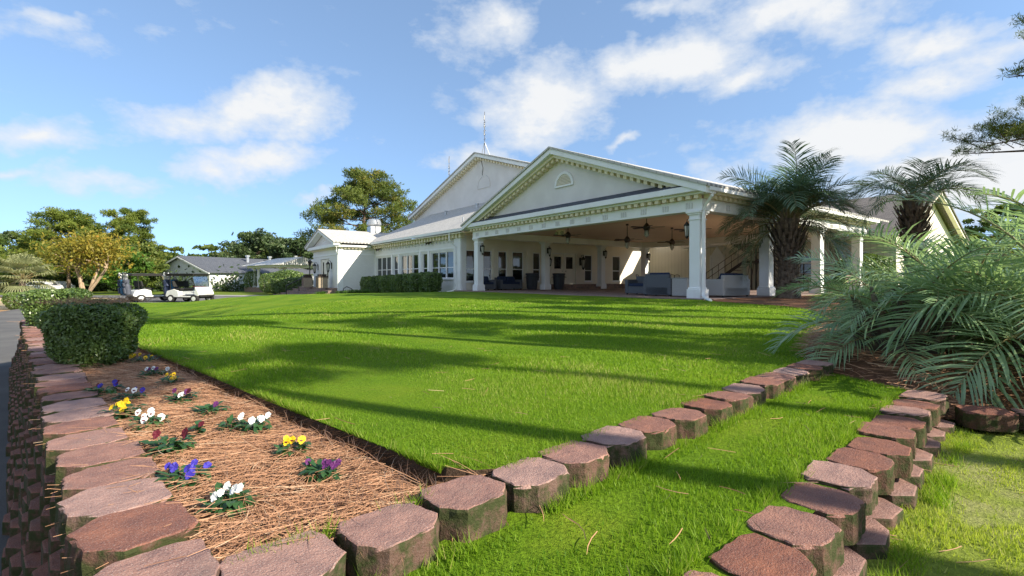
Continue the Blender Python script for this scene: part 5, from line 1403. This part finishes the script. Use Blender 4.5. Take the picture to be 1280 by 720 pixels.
# ------------------------------------------------------------------ trees
def trunk_mb(mb, pts, r0, r1, n=8):
    k = len(pts); mb.tube(pts, [r0+(r1-r0)*i/(k-1) for i in range(k)], n)
def tree(name, loc, h, spread, label, group, kind='pine', nleaf=6000, leaf=.3, m='pine', seed=0, bare_=.35, lean=0.0, bark='bark', limbs=26, cat='tree', tr=None, squash=.42, needle=False, off=None, shape=None):
    r = random.Random(seed); rg = np.random.default_rng(seed)
    root = empty(name, loc, 0, label, cat, group)
    mb = MB()
    top = Vector((lean*h, 0, h*.97))
    sp = [Vector((lean*h*t + .02*h*math.sin(t*5+seed)*t, .02*h*math.sin(t*4+seed*2)*t, h*.97*t)) for t in (0, .2, .4, .6, .8, 1)]
    tr = tr or h*.022
    trunk_mb(mb, [Vector((0, 0, -.3))]+sp[1:], tr, tr*.2, 9)
    C, S = [], []
    def spine(t):
        x = t*5; i = min(4, int(x)); return sp[i].lerp(sp[i+1], x-i)
    for i in range(limbs):
        t = bare_+(1-bare_)*(i+.5)/limbs
        a = i*2.39996+r.uniform(-.4, .4)
        u = (t-bare_)/(1-bare_)
        prof = shape(u) if shape else (math.sin(math.pi*min(1, .22+.78*u))**.75 if kind == 'pine' else math.sin(math.pi*(.16+.80*u))**.6)
        L = spread*prof*r.uniform(.65, 1.12)
        b = spine(t*.97)
        rise = (.12+.35*u) if kind == 'pine' else (.25+.5*u)
        e = b+Vector((math.cos(a)*L, math.sin(a)*L, L*rise*r.uniform(.4, 1.2)))
        mid = b.lerp(e, .5)+Vector((0, 0, -L*.04))
        mb.tube([b, mid, e], [tr*.34*(1-.5*u), tr*.2*(1-.5*u), tr*.05], 5, cap=False)
        nc = 3 if kind == 'pine' else 4
        for k in range(nc):
            q = b.lerp(e, (.45+.6*(k+.5)/nc))+Vector((r.uniform(-.15, .15)*L, r.uniform(-.15, .15)*L, r.uniform(-.02, .14)*L))
            C.append(q); S.append(spread*(.17 if kind == 'pine' else .22)*r.uniform(.7, 1.35)*(.7+.3*prof))
            mb.tube([mid, q], [tr*.1, tr*.03], 4, cap=False)
    mb.build('trunk', M[bark], root)
    C = np.array(C); S = np.array(S)
    w = S**2/np.sum(S**2); idx = rg.choice(len(C), nleaf, p=w)
    D = rg.normal(0, 1, (nleaf, 3)); D /= np.linalg.norm(D, axis=1)[:, None]; D *= rg.random((nleaf, 1))**(.45)
    D[:, 2] *= squash
    P = C[idx]+D*S[idx][:, None]
    tone_c = rg.uniform(0, 1, len(C))
    if needle:
        V, Fc = tufts(P, leaf, 9, .10, .3); tone = np.repeat(tone_c[idx], 9)
    else:
        V, Fc = leaf_quads(P, leaf, .45); tone = tone_c[idx]
    link('crown', npmesh('crown', V, Fc, tone), M[m], root)
    return root
def cone(u): return 1.0 - .55*u if u > .12 else .75+2*u
def broadcone(u): return (1-.72*u**1.3)*(.85 if u < .1 else 1)
# pine behind the pavilion
tree('pine_tree', wpx(455, 62, -.9), 15.4, 8.3, 'broad sunlit pine rising behind the entrance pavilion roof', 'pines behind the buildings', 'pine', 6000, .44, 'pine', 3, .30, 0, limbs=44, shape=broadcone, squash=.5, needle=True)
tree('pine_tree', wpx(86, 62, -.9), 9.9, 6.6, 'wide spreading pine at the far left beyond the fairway', 'pines beyond the fairway', 'pine', 5200, .42, 'pinegreen', 8, .2, 0, limbs=40, squash=.45, shape=broadcone, needle=True)
tree('pine_tree', wpx(160, 66, -.9), 10.9, 4.6, 'narrower pine right of the wide spreading one', 'pines beyond the fairway', 'pine', 4200, .42, 'pinegreen', 9, .2, 0, limbs=36, squash=.55, shape=cone, needle=True)
tree('pine_tree', wpx(12, 74, -.9), 9.0, 5.0, 'dark pine at the left edge behind the fan palm', 'pines beyond the fairway', 'pine', 6000, .32, 'oak', 10, .15, 0, limbs=28, squash=.5)
tree('leafy_tree', wpx(150, 55, -.9), 4.6, 3.0, 'bright green leafy tree left of the golf carts', 'small trees by the road', 'oak', 5000, .2, 'bright', 12, .15, 0, limbs=22, squash=.7)
tree('leafy_tree', wpx(182, 58, -.9), 5.3, 2.6, 'olive tree just left of the far house gable', 'small trees by the road', 'oak', 4200, .22, 'pine', 13, .1, 0, limbs=20, squash=.7)
tree('leafy_tree', wpx(50, 66, -.9), 4.8, 4.5, 'low olive tree under the wide pine', 'small trees by the road', 'oak', 5000, .25, 'pinegreen', 15, .08, 0, limbs=22, squash=.6)
tree('leafy_tree', wpx(128, 68, -.9), 4.2, 3.6, 'low dark tree between the two far pines', 'small trees by the road', 'oak', 4200, .25, 'oak', 16, .06, 0, limbs=20, squash=.6)
# crape myrtle with pale forked trunks
cm = empty('crape_myrtle', wpx(107, 30, -.86), 0, 'small tree with pale forked trunks and yellow-orange leaves', 'tree'); cm.scale = (1.15, 1.15, 1.28)
mb = MB(); tips = []
for i, (a, sp_) in enumerate(((2.7, .75), (.5, .55), (4.2, .4), (.1, 1.05))):
    e = Vector((math.cos(a)*sp_, math.sin(a)*sp_, 1.75)); trunk_mb(mb, [(math.cos(a)*.08, math.sin(a)*.08, -.2), (math.cos(a)*.16, math.sin(a)*.16, .6), (math.cos(a)*sp_*.6, math.sin(a)*sp_*.6, 1.2), e], .10, .06, 7)
    for k in range(4):
        q = e+Vector((random.uniform(-.9, .9), random.uniform(-.9, .9), random.uniform(.4, 1.1))); trunk_mb(mb, [e, e.lerp(q, .5)+Vector((0, 0, .1)), q], .05, .015, 5); tips.append(q)
mb.build('trunk', M['palebark'], cm)
n = 5200; idx = rng.integers(0, len(tips), n); D = rng.normal(0, 1, (n, 3))*np.array([.62, .62, .34]); P = np.array(tips)[idx]+D
V, Fc = leaf_quads(P, .085, .5); link('crown', npmesh('crown', V, Fc, rng.uniform(0, 1, len(tips))[idx]), M['autumn'], cm)
# trees by the portico
for i, (px, Yd, h, s, lab) in enumerate(((322, 88, 8.8, 5.6, 'dark spreading tree behind the low portico roof'), (366, 84, 8.3, 4.2, 'dark tree between the portico and the pavilion gable'), (298, 100, 6.4, 4.5, 'small dark tree at the right end of the far house'))):
    tree('oak_tree', wpx(px, Yd, -.9), h, s, lab, 'dark trees behind the portico', 'oak', 7500, .30, 'oak', 30+i, .22, 0, limbs=30, squash=.6)
tree('pine_tree', wpx(1262, 60, 0), 10.3, 4.6, 'sunlit tree far behind the low palms', None, 'pine', 5500, .3, 'pine', 40, .25, 0, limbs=28, squash=.5)
tree('pine_tree', wpx(1228, 95, 0), 7.5, 5.5, 'dim far tree just right of the cream gable', None, 'pine', 4500, .35, 'pinegreen', 41, .2, 0, limbs=26, squash=.5)
# fan palm across the road
fp = empty('fan_palm', wpx(27, 27, -.9), 0, 'pale fan palm at the left edge beyond the road', 'palm tree')
mb = MB(); mb.tube([(0, 0, -.2), (.02, 0, .6), (.05, 0, 1.6)], [.16, .13, .15], 10); mb.build('trunk', M['boot'], fp)
mb = MB(); V, Fc, T = [], [], []
for i in range(36):
    a = i*2.4; el = R(80-3.2*i+random.uniform(-8, 8)); L = random.uniform(.7, 1.0)
    d = Vector((math.cos(a)*math.cos(el), math.sin(a)*math.cos(el), math.sin(el))); b = Vector((.05, 0, 1.6)); e = b+d*L
    mb.tube([b, e], [.018, .010], 4, cap=False)
    s = d.cross(Vector((0, 0, 1))).normalized()
    for k in range(17):
        t = R(-80+10*k); q = (d*math.cos(t)+s*math.sin(t)).normalized(); wv = q.cross(d.cross(s)).normalized()*.026
        f_ = e+q*random.uniform(.45, .60); tip = f_+q*.22+Vector((0, 0, -.16-.1*random.random())); o_ = len(V)
        V += [tuple(e-wv*.4), tuple(e+wv*.4), tuple(f_+wv), tuple(f_-wv), tuple(tip), tuple(tip+wv*.1)]; tt = .4+.5*random.random()
        Fc += [(o_, o_+1, o_+2, o_+3), (o_+3, o_+2, o_+5, o_+4)]; T += [tt, tt]
mb.build('leaf_stalks', M['rachis'], fp)
link('fan_leaves', npmesh('fan_leaves', np.array(V), np.array(Fc), np.array(T)), M['sabal'], fp)
# far wood along the horizon
Cw = []
for px in np.arange(-60, 1340, 6):
    for k in range(7): Cw.append((at(px, 190+random.uniform(-12, 30)).x, 190+random.uniform(-12, 40), random.uniform(0, 1)))
n = 120000; Cw = np.array(Cw); idx = rng.integers(0, len(Cw), n); hh = (12.0+3.0*np.sin(Cw[:, 0]*.11)+2.2*np.sin(Cw[:, 0]*.37+1)+1.5*np.sin(Cw[:, 1]*.9))[idx]
D = rng.normal(0, 1, (n, 3)); P = np.c_[Cw[idx, 0]+D[:, 0]*1.6, Cw[idx, 1]+D[:, 1]*1.6, -1+hh*(Cw[idx, 2]*.9+.1)+D[:, 2]*.35]
V, Fc = leaf_quads(P, 1.05, .6); o = link('far_wood', npmesh('far_wood', V, Fc, rng.uniform(0, 1, len(Cw))[idx]), M['pine']); tag(o, 'far wood of dark pines along the horizon', 'wood', kind='stuff')
# low dark undergrowth below the far-left pines
n = 16000; P = np.c_[rng.uniform(-86, -38, n), rng.uniform(66, 74, n), -1+np.abs(rng.normal(0, 1.2, n))]
V, Fc = leaf_quads(P, .28, .5); o = link('undergrowth', npmesh('undergrowth', V, Fc, rng.uniform(0, .6, n)), M['oak']); tag(o, 'dark undergrowth below the far pines', 'undergrowth', kind='stuff')
SAZ_ = Vector((.885, -.466)).normalized()
# big pine at the right, its branches reach into the top right corner
def branch_pine(loc, h, spread, label, seed, z0, limbs, leaf=.20, dens=1.0, group='tall pines right of the lawn', name='pine_tree', per=2):
    r = random.Random(seed); rg = np.random.default_rng(seed)
    root = empty(name, loc, 0, label, 'tree', group)
    mb = MB(); trunk_mb(mb, [(0, 0, -.4), (.05, 0, h*.3), (-.05, .1, h*.6), (0, 0, h)], h*.02, .05, 10)
    P, T = [], []
    for i in range(limbs):
        t = z0+(1-z0)*(i+.5)/limbs; a = i*2.39996+r.uniform(-.3, .3); L = spread*(1.05-.62*((t-z0)/(1-z0))**1.4)*r.uniform(.75, 1.1)
        b = Vector((0, 0, h*t)); d = Vector((math.cos(a), math.sin(a), .10+.25*r.random()))
        e = b+d*L+Vector((0, 0, -L*.05))
        mb.tube([b, b.lerp(e, .5)+Vector((0, 0, .08*L)), e], [h*.006, h*.004, .012], 6, cap=False)
        for k in range(int(15*dens)):
            f = .32+.70*(k/15/dens); q = b.lerp(e, f)+Vector((0, 0, .08*L*math.sin(f*3.1)))
            s = Vector((-d.y, d.x, 0)).normalized()*(1 if k % 2 else -1)
            tw = (s*r.uniform(.5, 1)+d*r.uniform(.3, .9)+Vector((0, 0, r.uniform(.0, .45)))).normalized()*L*.30*(1.15-f*.55)
            w = q+tw
            mb.tube([q, q.lerp(w, .5)+Vector((0, 0, .02)), w], [.016, .011, .005], 4, cap=False)
            tn = r.random()
            for j in range(5):
                g = .35+.65*(j+1)/5; c_ = q.lerp(w, g)
                for _ in range(per): P.append(c_+Vector((r.gauss(0, .10), r.gauss(0, .10), r.gauss(.03, .07)))); T.append(tn)
    mb.build('trunk', M['bark'], root)
    P = np.array(P); V, Fc = tufts(P, leaf, 11, .045, .5)
    link('crown', npmesh('crown', V, Fc, np.repeat(np.array(T), 11)), M['pine'], root)
    return root
branch_pine((18.0, 10.6, 0), 15.5, 5.4, 'tall pine whose lowest sprays hang into the top right corner', 51, .17, 76, .15, per=7)
SUNH = 1/math.tan(R(30))
# each pine stands where its crown shades a piece of the lawn or of the bed: (shaded point, crown height, tree height, spread, seed)
SHADE = [(.9, 6.9, 6.5, .45, .5, 61), (-5.5, 8.2, 9, .7, .8, 62), (-1, 9.6, 9, .6, .8, 63), (-8, 13, 12, 1.0, 1.0, 64), (1.5, 14.5, 9, .8, 1.0, 65), (-3.4, 4.0, 8.5, 1.1, .9, 52), (-1.6, 4.6, 11, .45, .5, 54), (.8, 5.6, 9, .4, .4, 55), (-1.5, 7.6, 8, 1.1, 1.0, 56), (-4, 10.8, 12, 1.4, 1.2, 57), (2, 11.5, 10, 1.0, 1.0, 58), (-13, 17.5, 14, 3.0, 1.5, 59), (5.0, 19.5, 7.5, 2.0, 1.3, 60)]
SHADE.sort(key=lambda q: q[0]+SAZ_.x*q[2]*SUNH)
for i, (tx, ty, zc, s_, ch, sd) in enumerate(SHADE):
    d = SAZ_*zc*SUNH; h = zc+ch
    branch_pine((tx+d.x, ty+d.y, -.2), h, s_, f'slim high-crowned pine far right of the lawn, {ORD[i]} from the left of its row', sd, (zc-ch)/h, 14, .20, .5)
# trees behind the photographer, mirrored in the windows
for i, (x, y, h, s) in enumerate(((-46, -4, 12, 6), (-30, -22, 13, 6), (-14, -30, 15, 7))):
    tree('oak_tree', (x, y, -.9), h, s, f'tall tree behind the photographer, {ORD[i]} from the left', 'trees behind the photographer', 'oak', 5000, .4, 'oak', 70+i, .2, 0, limbs=26, squash=.6)

# ------------------------------------------------------------------ golf carts
def golf_cart(loc, rz, label, seat='tanseat'):
    g = empty('golf_cart', loc, rz, label, 'golf cart', 'golf carts parked on the road')
    w = .60
    mb = MB(); mb.xz([(-1.05, .42), (-1.0, .34), (-.2, .30), (-.15, .28), (.75, .28), (.82, .34), (.82, .40), (-.15, .40), (-.2, .72), (-.5, .82), (-.95, .70)], -w, w)
    mb.build('rear_body', M['cartwhite'], g, bevel=.05, seg=3)
    mb = MB(); mb.xz([(.84, .42), (1.06, .40), (1.12, .52), (1.07, .68), (.98, .84), (.90, .95), (.86, .94)], -w*.93, w*.93); mb.build('front_cowl', M['cartwhite'], g, bevel=.06, seg=3)
    mb = MB(); mb.box(-1.02, 1.04, -w-.015, w+.015, .26, .33); mb.box(1.05, 1.20, -.5, .5, .36, .46); mb.build('bumper', M['rubber'], g)
    mb = MB(); mb.box(-.16, .80, -w+.02, w-.02, .402, .43); mb.build('floor_mat', M['rubber'], g)
    mb = MB(); mb.box(-.62, -.05, -w+.04, w-.04, .76, .88); mb.build('seat', M[seat], g, bevel=.04, seg=3)
    mb = MB(); mb.xz([(-.62, .95), (-.52, .95), (-.60, 1.32), (-.70, 1.32)], -w+.06, w-.06); mb.build('backrest', M[seat], g, bevel=.035, seg=3)
    for x, y in ((-.68, -1), (-.68, 1), (.85, -1), (.85, 1)):
        m = Matrix.Translation((x, y*.53, .235)) @ Matrix.Rotation(R(90), 4, 'X')
        mb = MB(); mb.lathe([(.14, -.10), (.22, -.10), (.235, -.07), (.235, .07), (.22, .10), (.14, .10)], 22, m); t = mb.build('wheel', M['rubber'], g)
        mb = MB(); mb.lathe([(.05, -.108), (.13, -.104), (.14, -.09), (.14, .09), (.13, .104), (.05, .108)], 16, m); mb.build('rim', M['cartwhite'], t)
    mb = MB()
    for s in (-1, 1):
        mb.tube([(.86, s*.52, .85), (.62, s*.52, 1.72)], .018, 6); mb.tube([(-.75, s*.52, .75), (-.82, s*.52, 1.72)], .018, 6)
    mb.build('roof_posts', M['black'], g)
    mb = MB(); mb.box(-1.12, .80, -w, w, 1.71, 1.79); mb.box(-1.08, .76, -w+.04, w-.04, 1.64, 1.71); mb.build('roof', M['black'], g, bevel=.03, seg=2)
    mb = MB(); mb.add([(.87, -.50, .92), (.87, .50, .92), (.645, .50, 1.70), (.645, -.50, 1.70), (.885, -.50, .92), (.885, .50, .92), (.66, .50, 1.70), (.66, -.50, 1.70)], [(0, 3, 2, 1), (4, 5, 6, 7), (0, 1, 5, 4), (2, 3, 7, 6), (1, 2, 6, 5), (3, 0, 4, 7)]); mb.build('windshield', M['clear'], g)
    mb = MB(); pts = [(.42+.06*math.cos(a*.785), .28+.17*math.sin(a*.785), 1.10+.15*math.cos(a*.785)) for a in range(9)]; mb.tube(pts, .014, 6); mb.tube([(.42, .28, 1.1), (.72, .28, .8)], .02, 6); mb.build('steering_wheel', M['black'], g)
    for s in (-1, 1):
        mb = MB(); mb.box(1.05, 1.13, s*.36-.09, s*.36+.09, .54, .64); mb.build('headlight', M['lampglass'], g, bevel=.015)
    mb = MB(); mb.box(-1.28, -1.02, -.48, .48, .40, .46); mb.tube([(-1.05, -.45, 1.02), (-1.2, -.45, 1.0), (-1.2, .45, 1.0), (-1.05, .45, 1.02)], .02, 6); mb.build('bag_rack', M['black'], g)
    g.scale = (1.25, 1.1, 1.08)
    return g
def golf_bag(cart, y, colr, label, seed):
    r = random.Random(seed)
    m = cart.matrix_basis @ Matrix.Translation((-1.17, y, .47)) @ Matrix.Rotation(R(-10), 4, 'Y')
    b = empty('golf_bag', m.translation, 0, label, 'golf bag', 'golf bags strapped on the carts'); b.rotation_euler = m.to_euler(); b.scale = (1.2, 1.2, 1.15)
    mb = MB(); mb.lathe([(.13, 0), (.15, .03), (.15, .5), (.13, .62), (.16, .82), (.16, .88), (.12, .88)], 14); mb.build('bag_body', colr, b)
    mb = MB(); mb.box(-.21, -.10, -.10, .10, .08, .42); mb.box(-.19, -.10, -.08, .08, .5, .72); mb.build('pocket', colr, b, bevel=.03)
    for k in range(11):
        a = r.uniform(0, 6.28); q = r.uniform(.02, .11); L = r.uniform(.12, .42)
        p = Vector((q*math.cos(a), q*math.sin(a), .85)); e = p+Vector((r.uniform(-.09, .09), r.uniform(-.09, .09), L))
        mb = MB(); mb.tube([p, e], .012, 5); c_ = mb.build('golf_club', M['metal'], b)
        mb = MB(); mb.lathe([(.01, -.01), (.032, .01), (.036, .04), (.015, .07)], 8, Matrix.Translation(e)); mb.build('club_head', [M['metal'], M['black'], M['cartwhite']][k % 3], c_)
M['bagblue'] = mat('blue_bag', (0.03, 0.16, 0.32), None, 8, .6); M['bagnavy'] = mat('navy_bag', (0.03, 0.045, 0.10), None, 8, .6); M['baggrey'] = mat('grey_bag', (0.07, 0.08, 0.11), None, 8, .6); M['bagorange'] = mat('tan_bag', (0.16, 0.10, 0.08), None, 8, .6)
M['redseat'] = mat('red_cloth', (0.45, 0.03, 0.05), None, 8, .7)
g2 = golf_cart(wpx(237, 33.2, -.85), R(-14), 'white golf cart nearest the far house, side on, with bags at its back', 'rubber')
bpy.context.view_layer.update()
golf_bag(g2, -.30, M['bagnavy'], 'dark navy golf bag on the right-hand cart, nearer the camera', 1); golf_bag(g2, .30, M['baggrey'], 'grey golf bag on the right-hand cart, on its far side', 2); golf_bag(g2, .02, M['bagblue'], 'blue golf bag in the middle of the right-hand cart', 6)
g1 = golf_cart(wpx(189, 34.2, -.85), R(58), 'golf cart parked left of the other, turned away, carrying three bags', 'rubber')
golf_bag(g1, -.34, M['baggrey'], 'grey golf bag on the left-hand cart, beside the cart body', 3); golf_bag(g1, .02, M['bagblue'], 'bright blue golf bag in the middle of the left-hand cart', 4); golf_bag(g1, .36, M['bagnavy'], 'navy golf bag at the outer left of the left-hand cart', 5)
tw = empty('red_towel', (0, 0, 0), 0, 'red cloth lying over the right-hand cart dashboard', 'towel'); tw.matrix_basis = g2.matrix_basis @ Matrix.Translation((.68, 0, .955))
mb = MB()
for i in range(6):
    for j in range(8):
        def zz(a, b): return .03*math.sin(a*1.9+b)*math.cos(b*1.3)+.02
        x0, x1, y0, y1 = -.14+i*.045, -.14+(i+1)*.045, -.35+j*.09, -.35+(j+1)*.09
        mb.add([(x0, y0, zz(i, j)), (x1, y0, zz(i+1, j)), (x1, y1, zz(i+1, j+1)), (x0, y1, zz(i, j+1))], [(0, 1, 2, 3)])
o = mb.build('cloth', M['redseat'], tw); sd = o.modifiers.new('thick', 'SOLIDIFY'); sd.thickness = .01
# pale parked cars far beyond the fairway
def far_car(loc, rz, label):
    c_ = empty('parked_car', loc, rz, label, 'car', 'pale cars far beyond the fairway')
    mb = MB(); mb.xz([(-2.1, .3), (2.15, .3), (2.2, .62), (1.9, .82), (.9, .92), (.3, 1.40), (-1.1, 1.44), (-1.75, .98), (-2.15, .9)], -.85, .85); mb.build('body', M['cartwhite'], c_, bevel=.1, seg=2)
    mb = MB(); mb.xz([(.75, .95), (.25, 1.34), (-1.05, 1.37), (-1.55, .98)], -.862, .862); mb.build('windows', M['glass'], c_)
    for x in (-1.35, 1.35):
        for s in (-1, 1):
            mb = MB(); mb.lathe([(.2, -.1), (.32, -.1), (.32, .1), (.2, .1)], 16, Matrix.Translation((x, s*.78, .32)) @ Matrix.Rotation(R(90), 4, 'X')); mb.build('wheel', M['rubber'], c_)
far_car(wpx(57, 62, -1.0), R(10), 'left one of two pale cars seen small beneath the far pines'); far_car(wpx(69, 63.5, -1.0), R(170), 'right one of two pale cars seen small beneath the far pines')

# ------------------------------------------------------------------ sky, sun, camera
SAZ = Vector((.885, -.466)).normalized(); SEL = R(30)
w = bpy.data.worlds.new('World'); sc.world = w; w.use_nodes = True
nt = w.node_tree; nt.nodes.clear(); t = NT(nt)
out = t('ShaderNodeOutputWorld')
sky = t('ShaderNodeTexSky'); sky.sky_type = 'NISHITA'; sky.sun_disc = False
sky.sun_elevation = SEL; sky.sun_rotation = math.atan2(SAZ.x, SAZ.y); sky.air_density = 1.0; sky.dust_density = .25; sky.ozone_density = 2.0; sky.altitude = 0
tc = t('ShaderNodeTexCoord').outputs['Generated']
dirn = t('ShaderNodeVectorMath', {0: tc}, operation='NORMALIZE').outputs[0]
warp = t('ShaderNodeTexNoise', {'Vector': dirn, 'Scale': 5.0, 'Detail': 5.0, 'Roughness': .6}).outputs['Color']
wv = t('ShaderNodeVectorMath', {0: t('ShaderNodeVectorMath', {0: warp, 1: (.5, .5, .5)}, operation='SUBTRACT').outputs[0], 'Scale': .16}, operation='SCALE').outputs[0]
dw = t('ShaderNodeVectorMath', {0: dirn, 1: wv}, operation='ADD').outputs[0]
CL = [(300, 150, 165, 34, -6, 1.0), (310, 203, 120, 26, 0, .85), (40, 172, 80, 30, 4, .9), (10, 228, 45, 14, 0, .7), (140, 236, 95, 20, 0, .55), (645, 30, 70, 34, -15, .8), (690, 128, 105, 55, -20, 1.0), (840, 84, 150, 42, -14, .95), (985, 24, 130, 34, -8, .9),
      (935, 100, 70, 26, -28, .75), (1175, 45, 70, 18, -5, .7), (1200, 95, 100, 36, -10, .75), (1090, 165, 190, 52, -4, 1.05), (1180, 235, 200, 60, 0, 1.0), (905, 212, 75, 30, -18, .7), (582, 196, 60, 20, -10, .7), (392, 244, 40, 12, 0, .6), (775, 186, 30, 9, 0, .6), (840, 12, 90, 16, -5, .55), (90, 5, 60, 14, 0, .5)]
acc = None
up = t('ShaderNodeVectorMath', {0: dirn, 1: (0, 0, .22)}, operation='ADD').outputs[0]
t.l.new(t('ShaderNodeVectorMath', {0: up}, operation='NORMALIZE').outputs[0], sky.inputs[0])
for (px, py, a, b, tilt, wt) in CL:
    c = Vector(((px-640)/F, 1, (HZ-py)/F)); k = 1/c.length; c.normalize()
    e1 = Vector((1, 0, 0)); e1 = (e1-c*e1.dot(c)).normalized(); e2 = c.cross(e1)*-1
    if e2.z < 0: e2 = -e2
    ct, s_ = math.cos(R(-tilt)), math.sin(R(-tilt))
    f1 = e1*ct+e2*s_; f2 = f1.cross(c)
    if f2.z < 0: f2 = -f2
    m3 = Matrix((f1, f1.cross(f2)*-1, f2)).transposed()
    if m3.determinant() < 0: m3 = Matrix((f1, f1.cross(f2), f2)).transposed()
    mp = t('ShaderNodeMapping', {'Vector': dw, 'Location': c, 'Rotation': m3.to_euler(), 'Scale': (a/F*k*1.15, .8, b/F*k*1.25)}, vector_type='TEXTURE')
    ln = t('ShaderNodeVectorMath', {0: mp.outputs[0]}, operation='LENGTH').outputs['Value']
    v = math_(t, 'MULTIPLY_ADD', ln, -wt, wt)
    acc = v if acc is None else math_(t, 'MAXIMUM', acc, v)
sx = t('ShaderNodeSeparateXYZ', {0: dirn})
behind = math_(t, 'MULTIPLY', math_(t, 'LESS_THAN', sx.outputs[1], -.1), .45)
acc = math_(t, 'MAXIMUM', math_(t, 'MAXIMUM', acc, 0.0), behind)
st_ = t('ShaderNodeVectorMath', {0: dirn, 1: (1, 1, 1.9)}, operation='MULTIPLY').outputs[0]
nz = t('ShaderNodeTexNoise', {'Vector': st_, 'Scale': 6.5, 'Detail': 10.0, 'Roughness': .62}).outputs['Fac']
dens = math_(t, 'MULTIPLY_ADD', math_(t, 'SUBTRACT', nz, .5), 2.0, acc)
cm_ = ramp(t, dens, [(.10, 0.0), (.36, .50), (.75, .97)])
shade = ramp(t, dens, [(.25, (3.0, 3.3, 3.7)), (.85, (3.75, 3.8, 3.85))])
sk = mixc(t, 1.0, sky.outputs[0], (1.06, 1.14, 1.15), 'MULTIPLY')
sk = mixc(t, .07, sk, (3.6, 3.8, 4.0))
fin = mixc(t, cm_, sk, shade)
bg = t('ShaderNodeBackground', {'Color': fin, 'Strength': .13})
t.l.new(bg.outputs[0], out.inputs[0])
L = bpy.data.lights.new('sun', 'SUN'); L.energy = 5.0; L.angle = R(.35); L.color = (1.0, .91, .74)
so = bpy.data.objects.new('sun', L); col.objects.link(so)
dv = Vector((SAZ.x*math.cos(SEL), SAZ.y*math.cos(SEL), math.sin(SEL)))
so.rotation_euler = dv.to_track_quat('Z', 'Y').to_euler(); so.location = dv*60
cam = bpy.data.cameras.new('camera'); co = bpy.data.objects.new('camera', cam); col.objects.link(co)
cam.lens = 36*F/1280; cam.sensor_width = 36; cam.shift_y = -(360-HZ)/1280; cam.clip_end = 5000; cam.clip_start = .05
co.location = (0, 0, H); co.rotation_euler = (R(90), 0, 0)
sc.camera = co
vs_ = sc.view_settings; vs_.view_transform = 'Standard'; vs_.look = 'None'; vs_.exposure = 0.92; vs_.gamma = 1; vs_.use_curve_mapping = False
sc.cycles.max_bounces = 10; sc.cycles.diffuse_bounces = 8; sc.cycles.transparent_max_bounces = 6; sc.cycles.use_denoising = True
try: sc.cycles.denoiser = 'OPENIMAGEDENOISE'
except Exception: pass
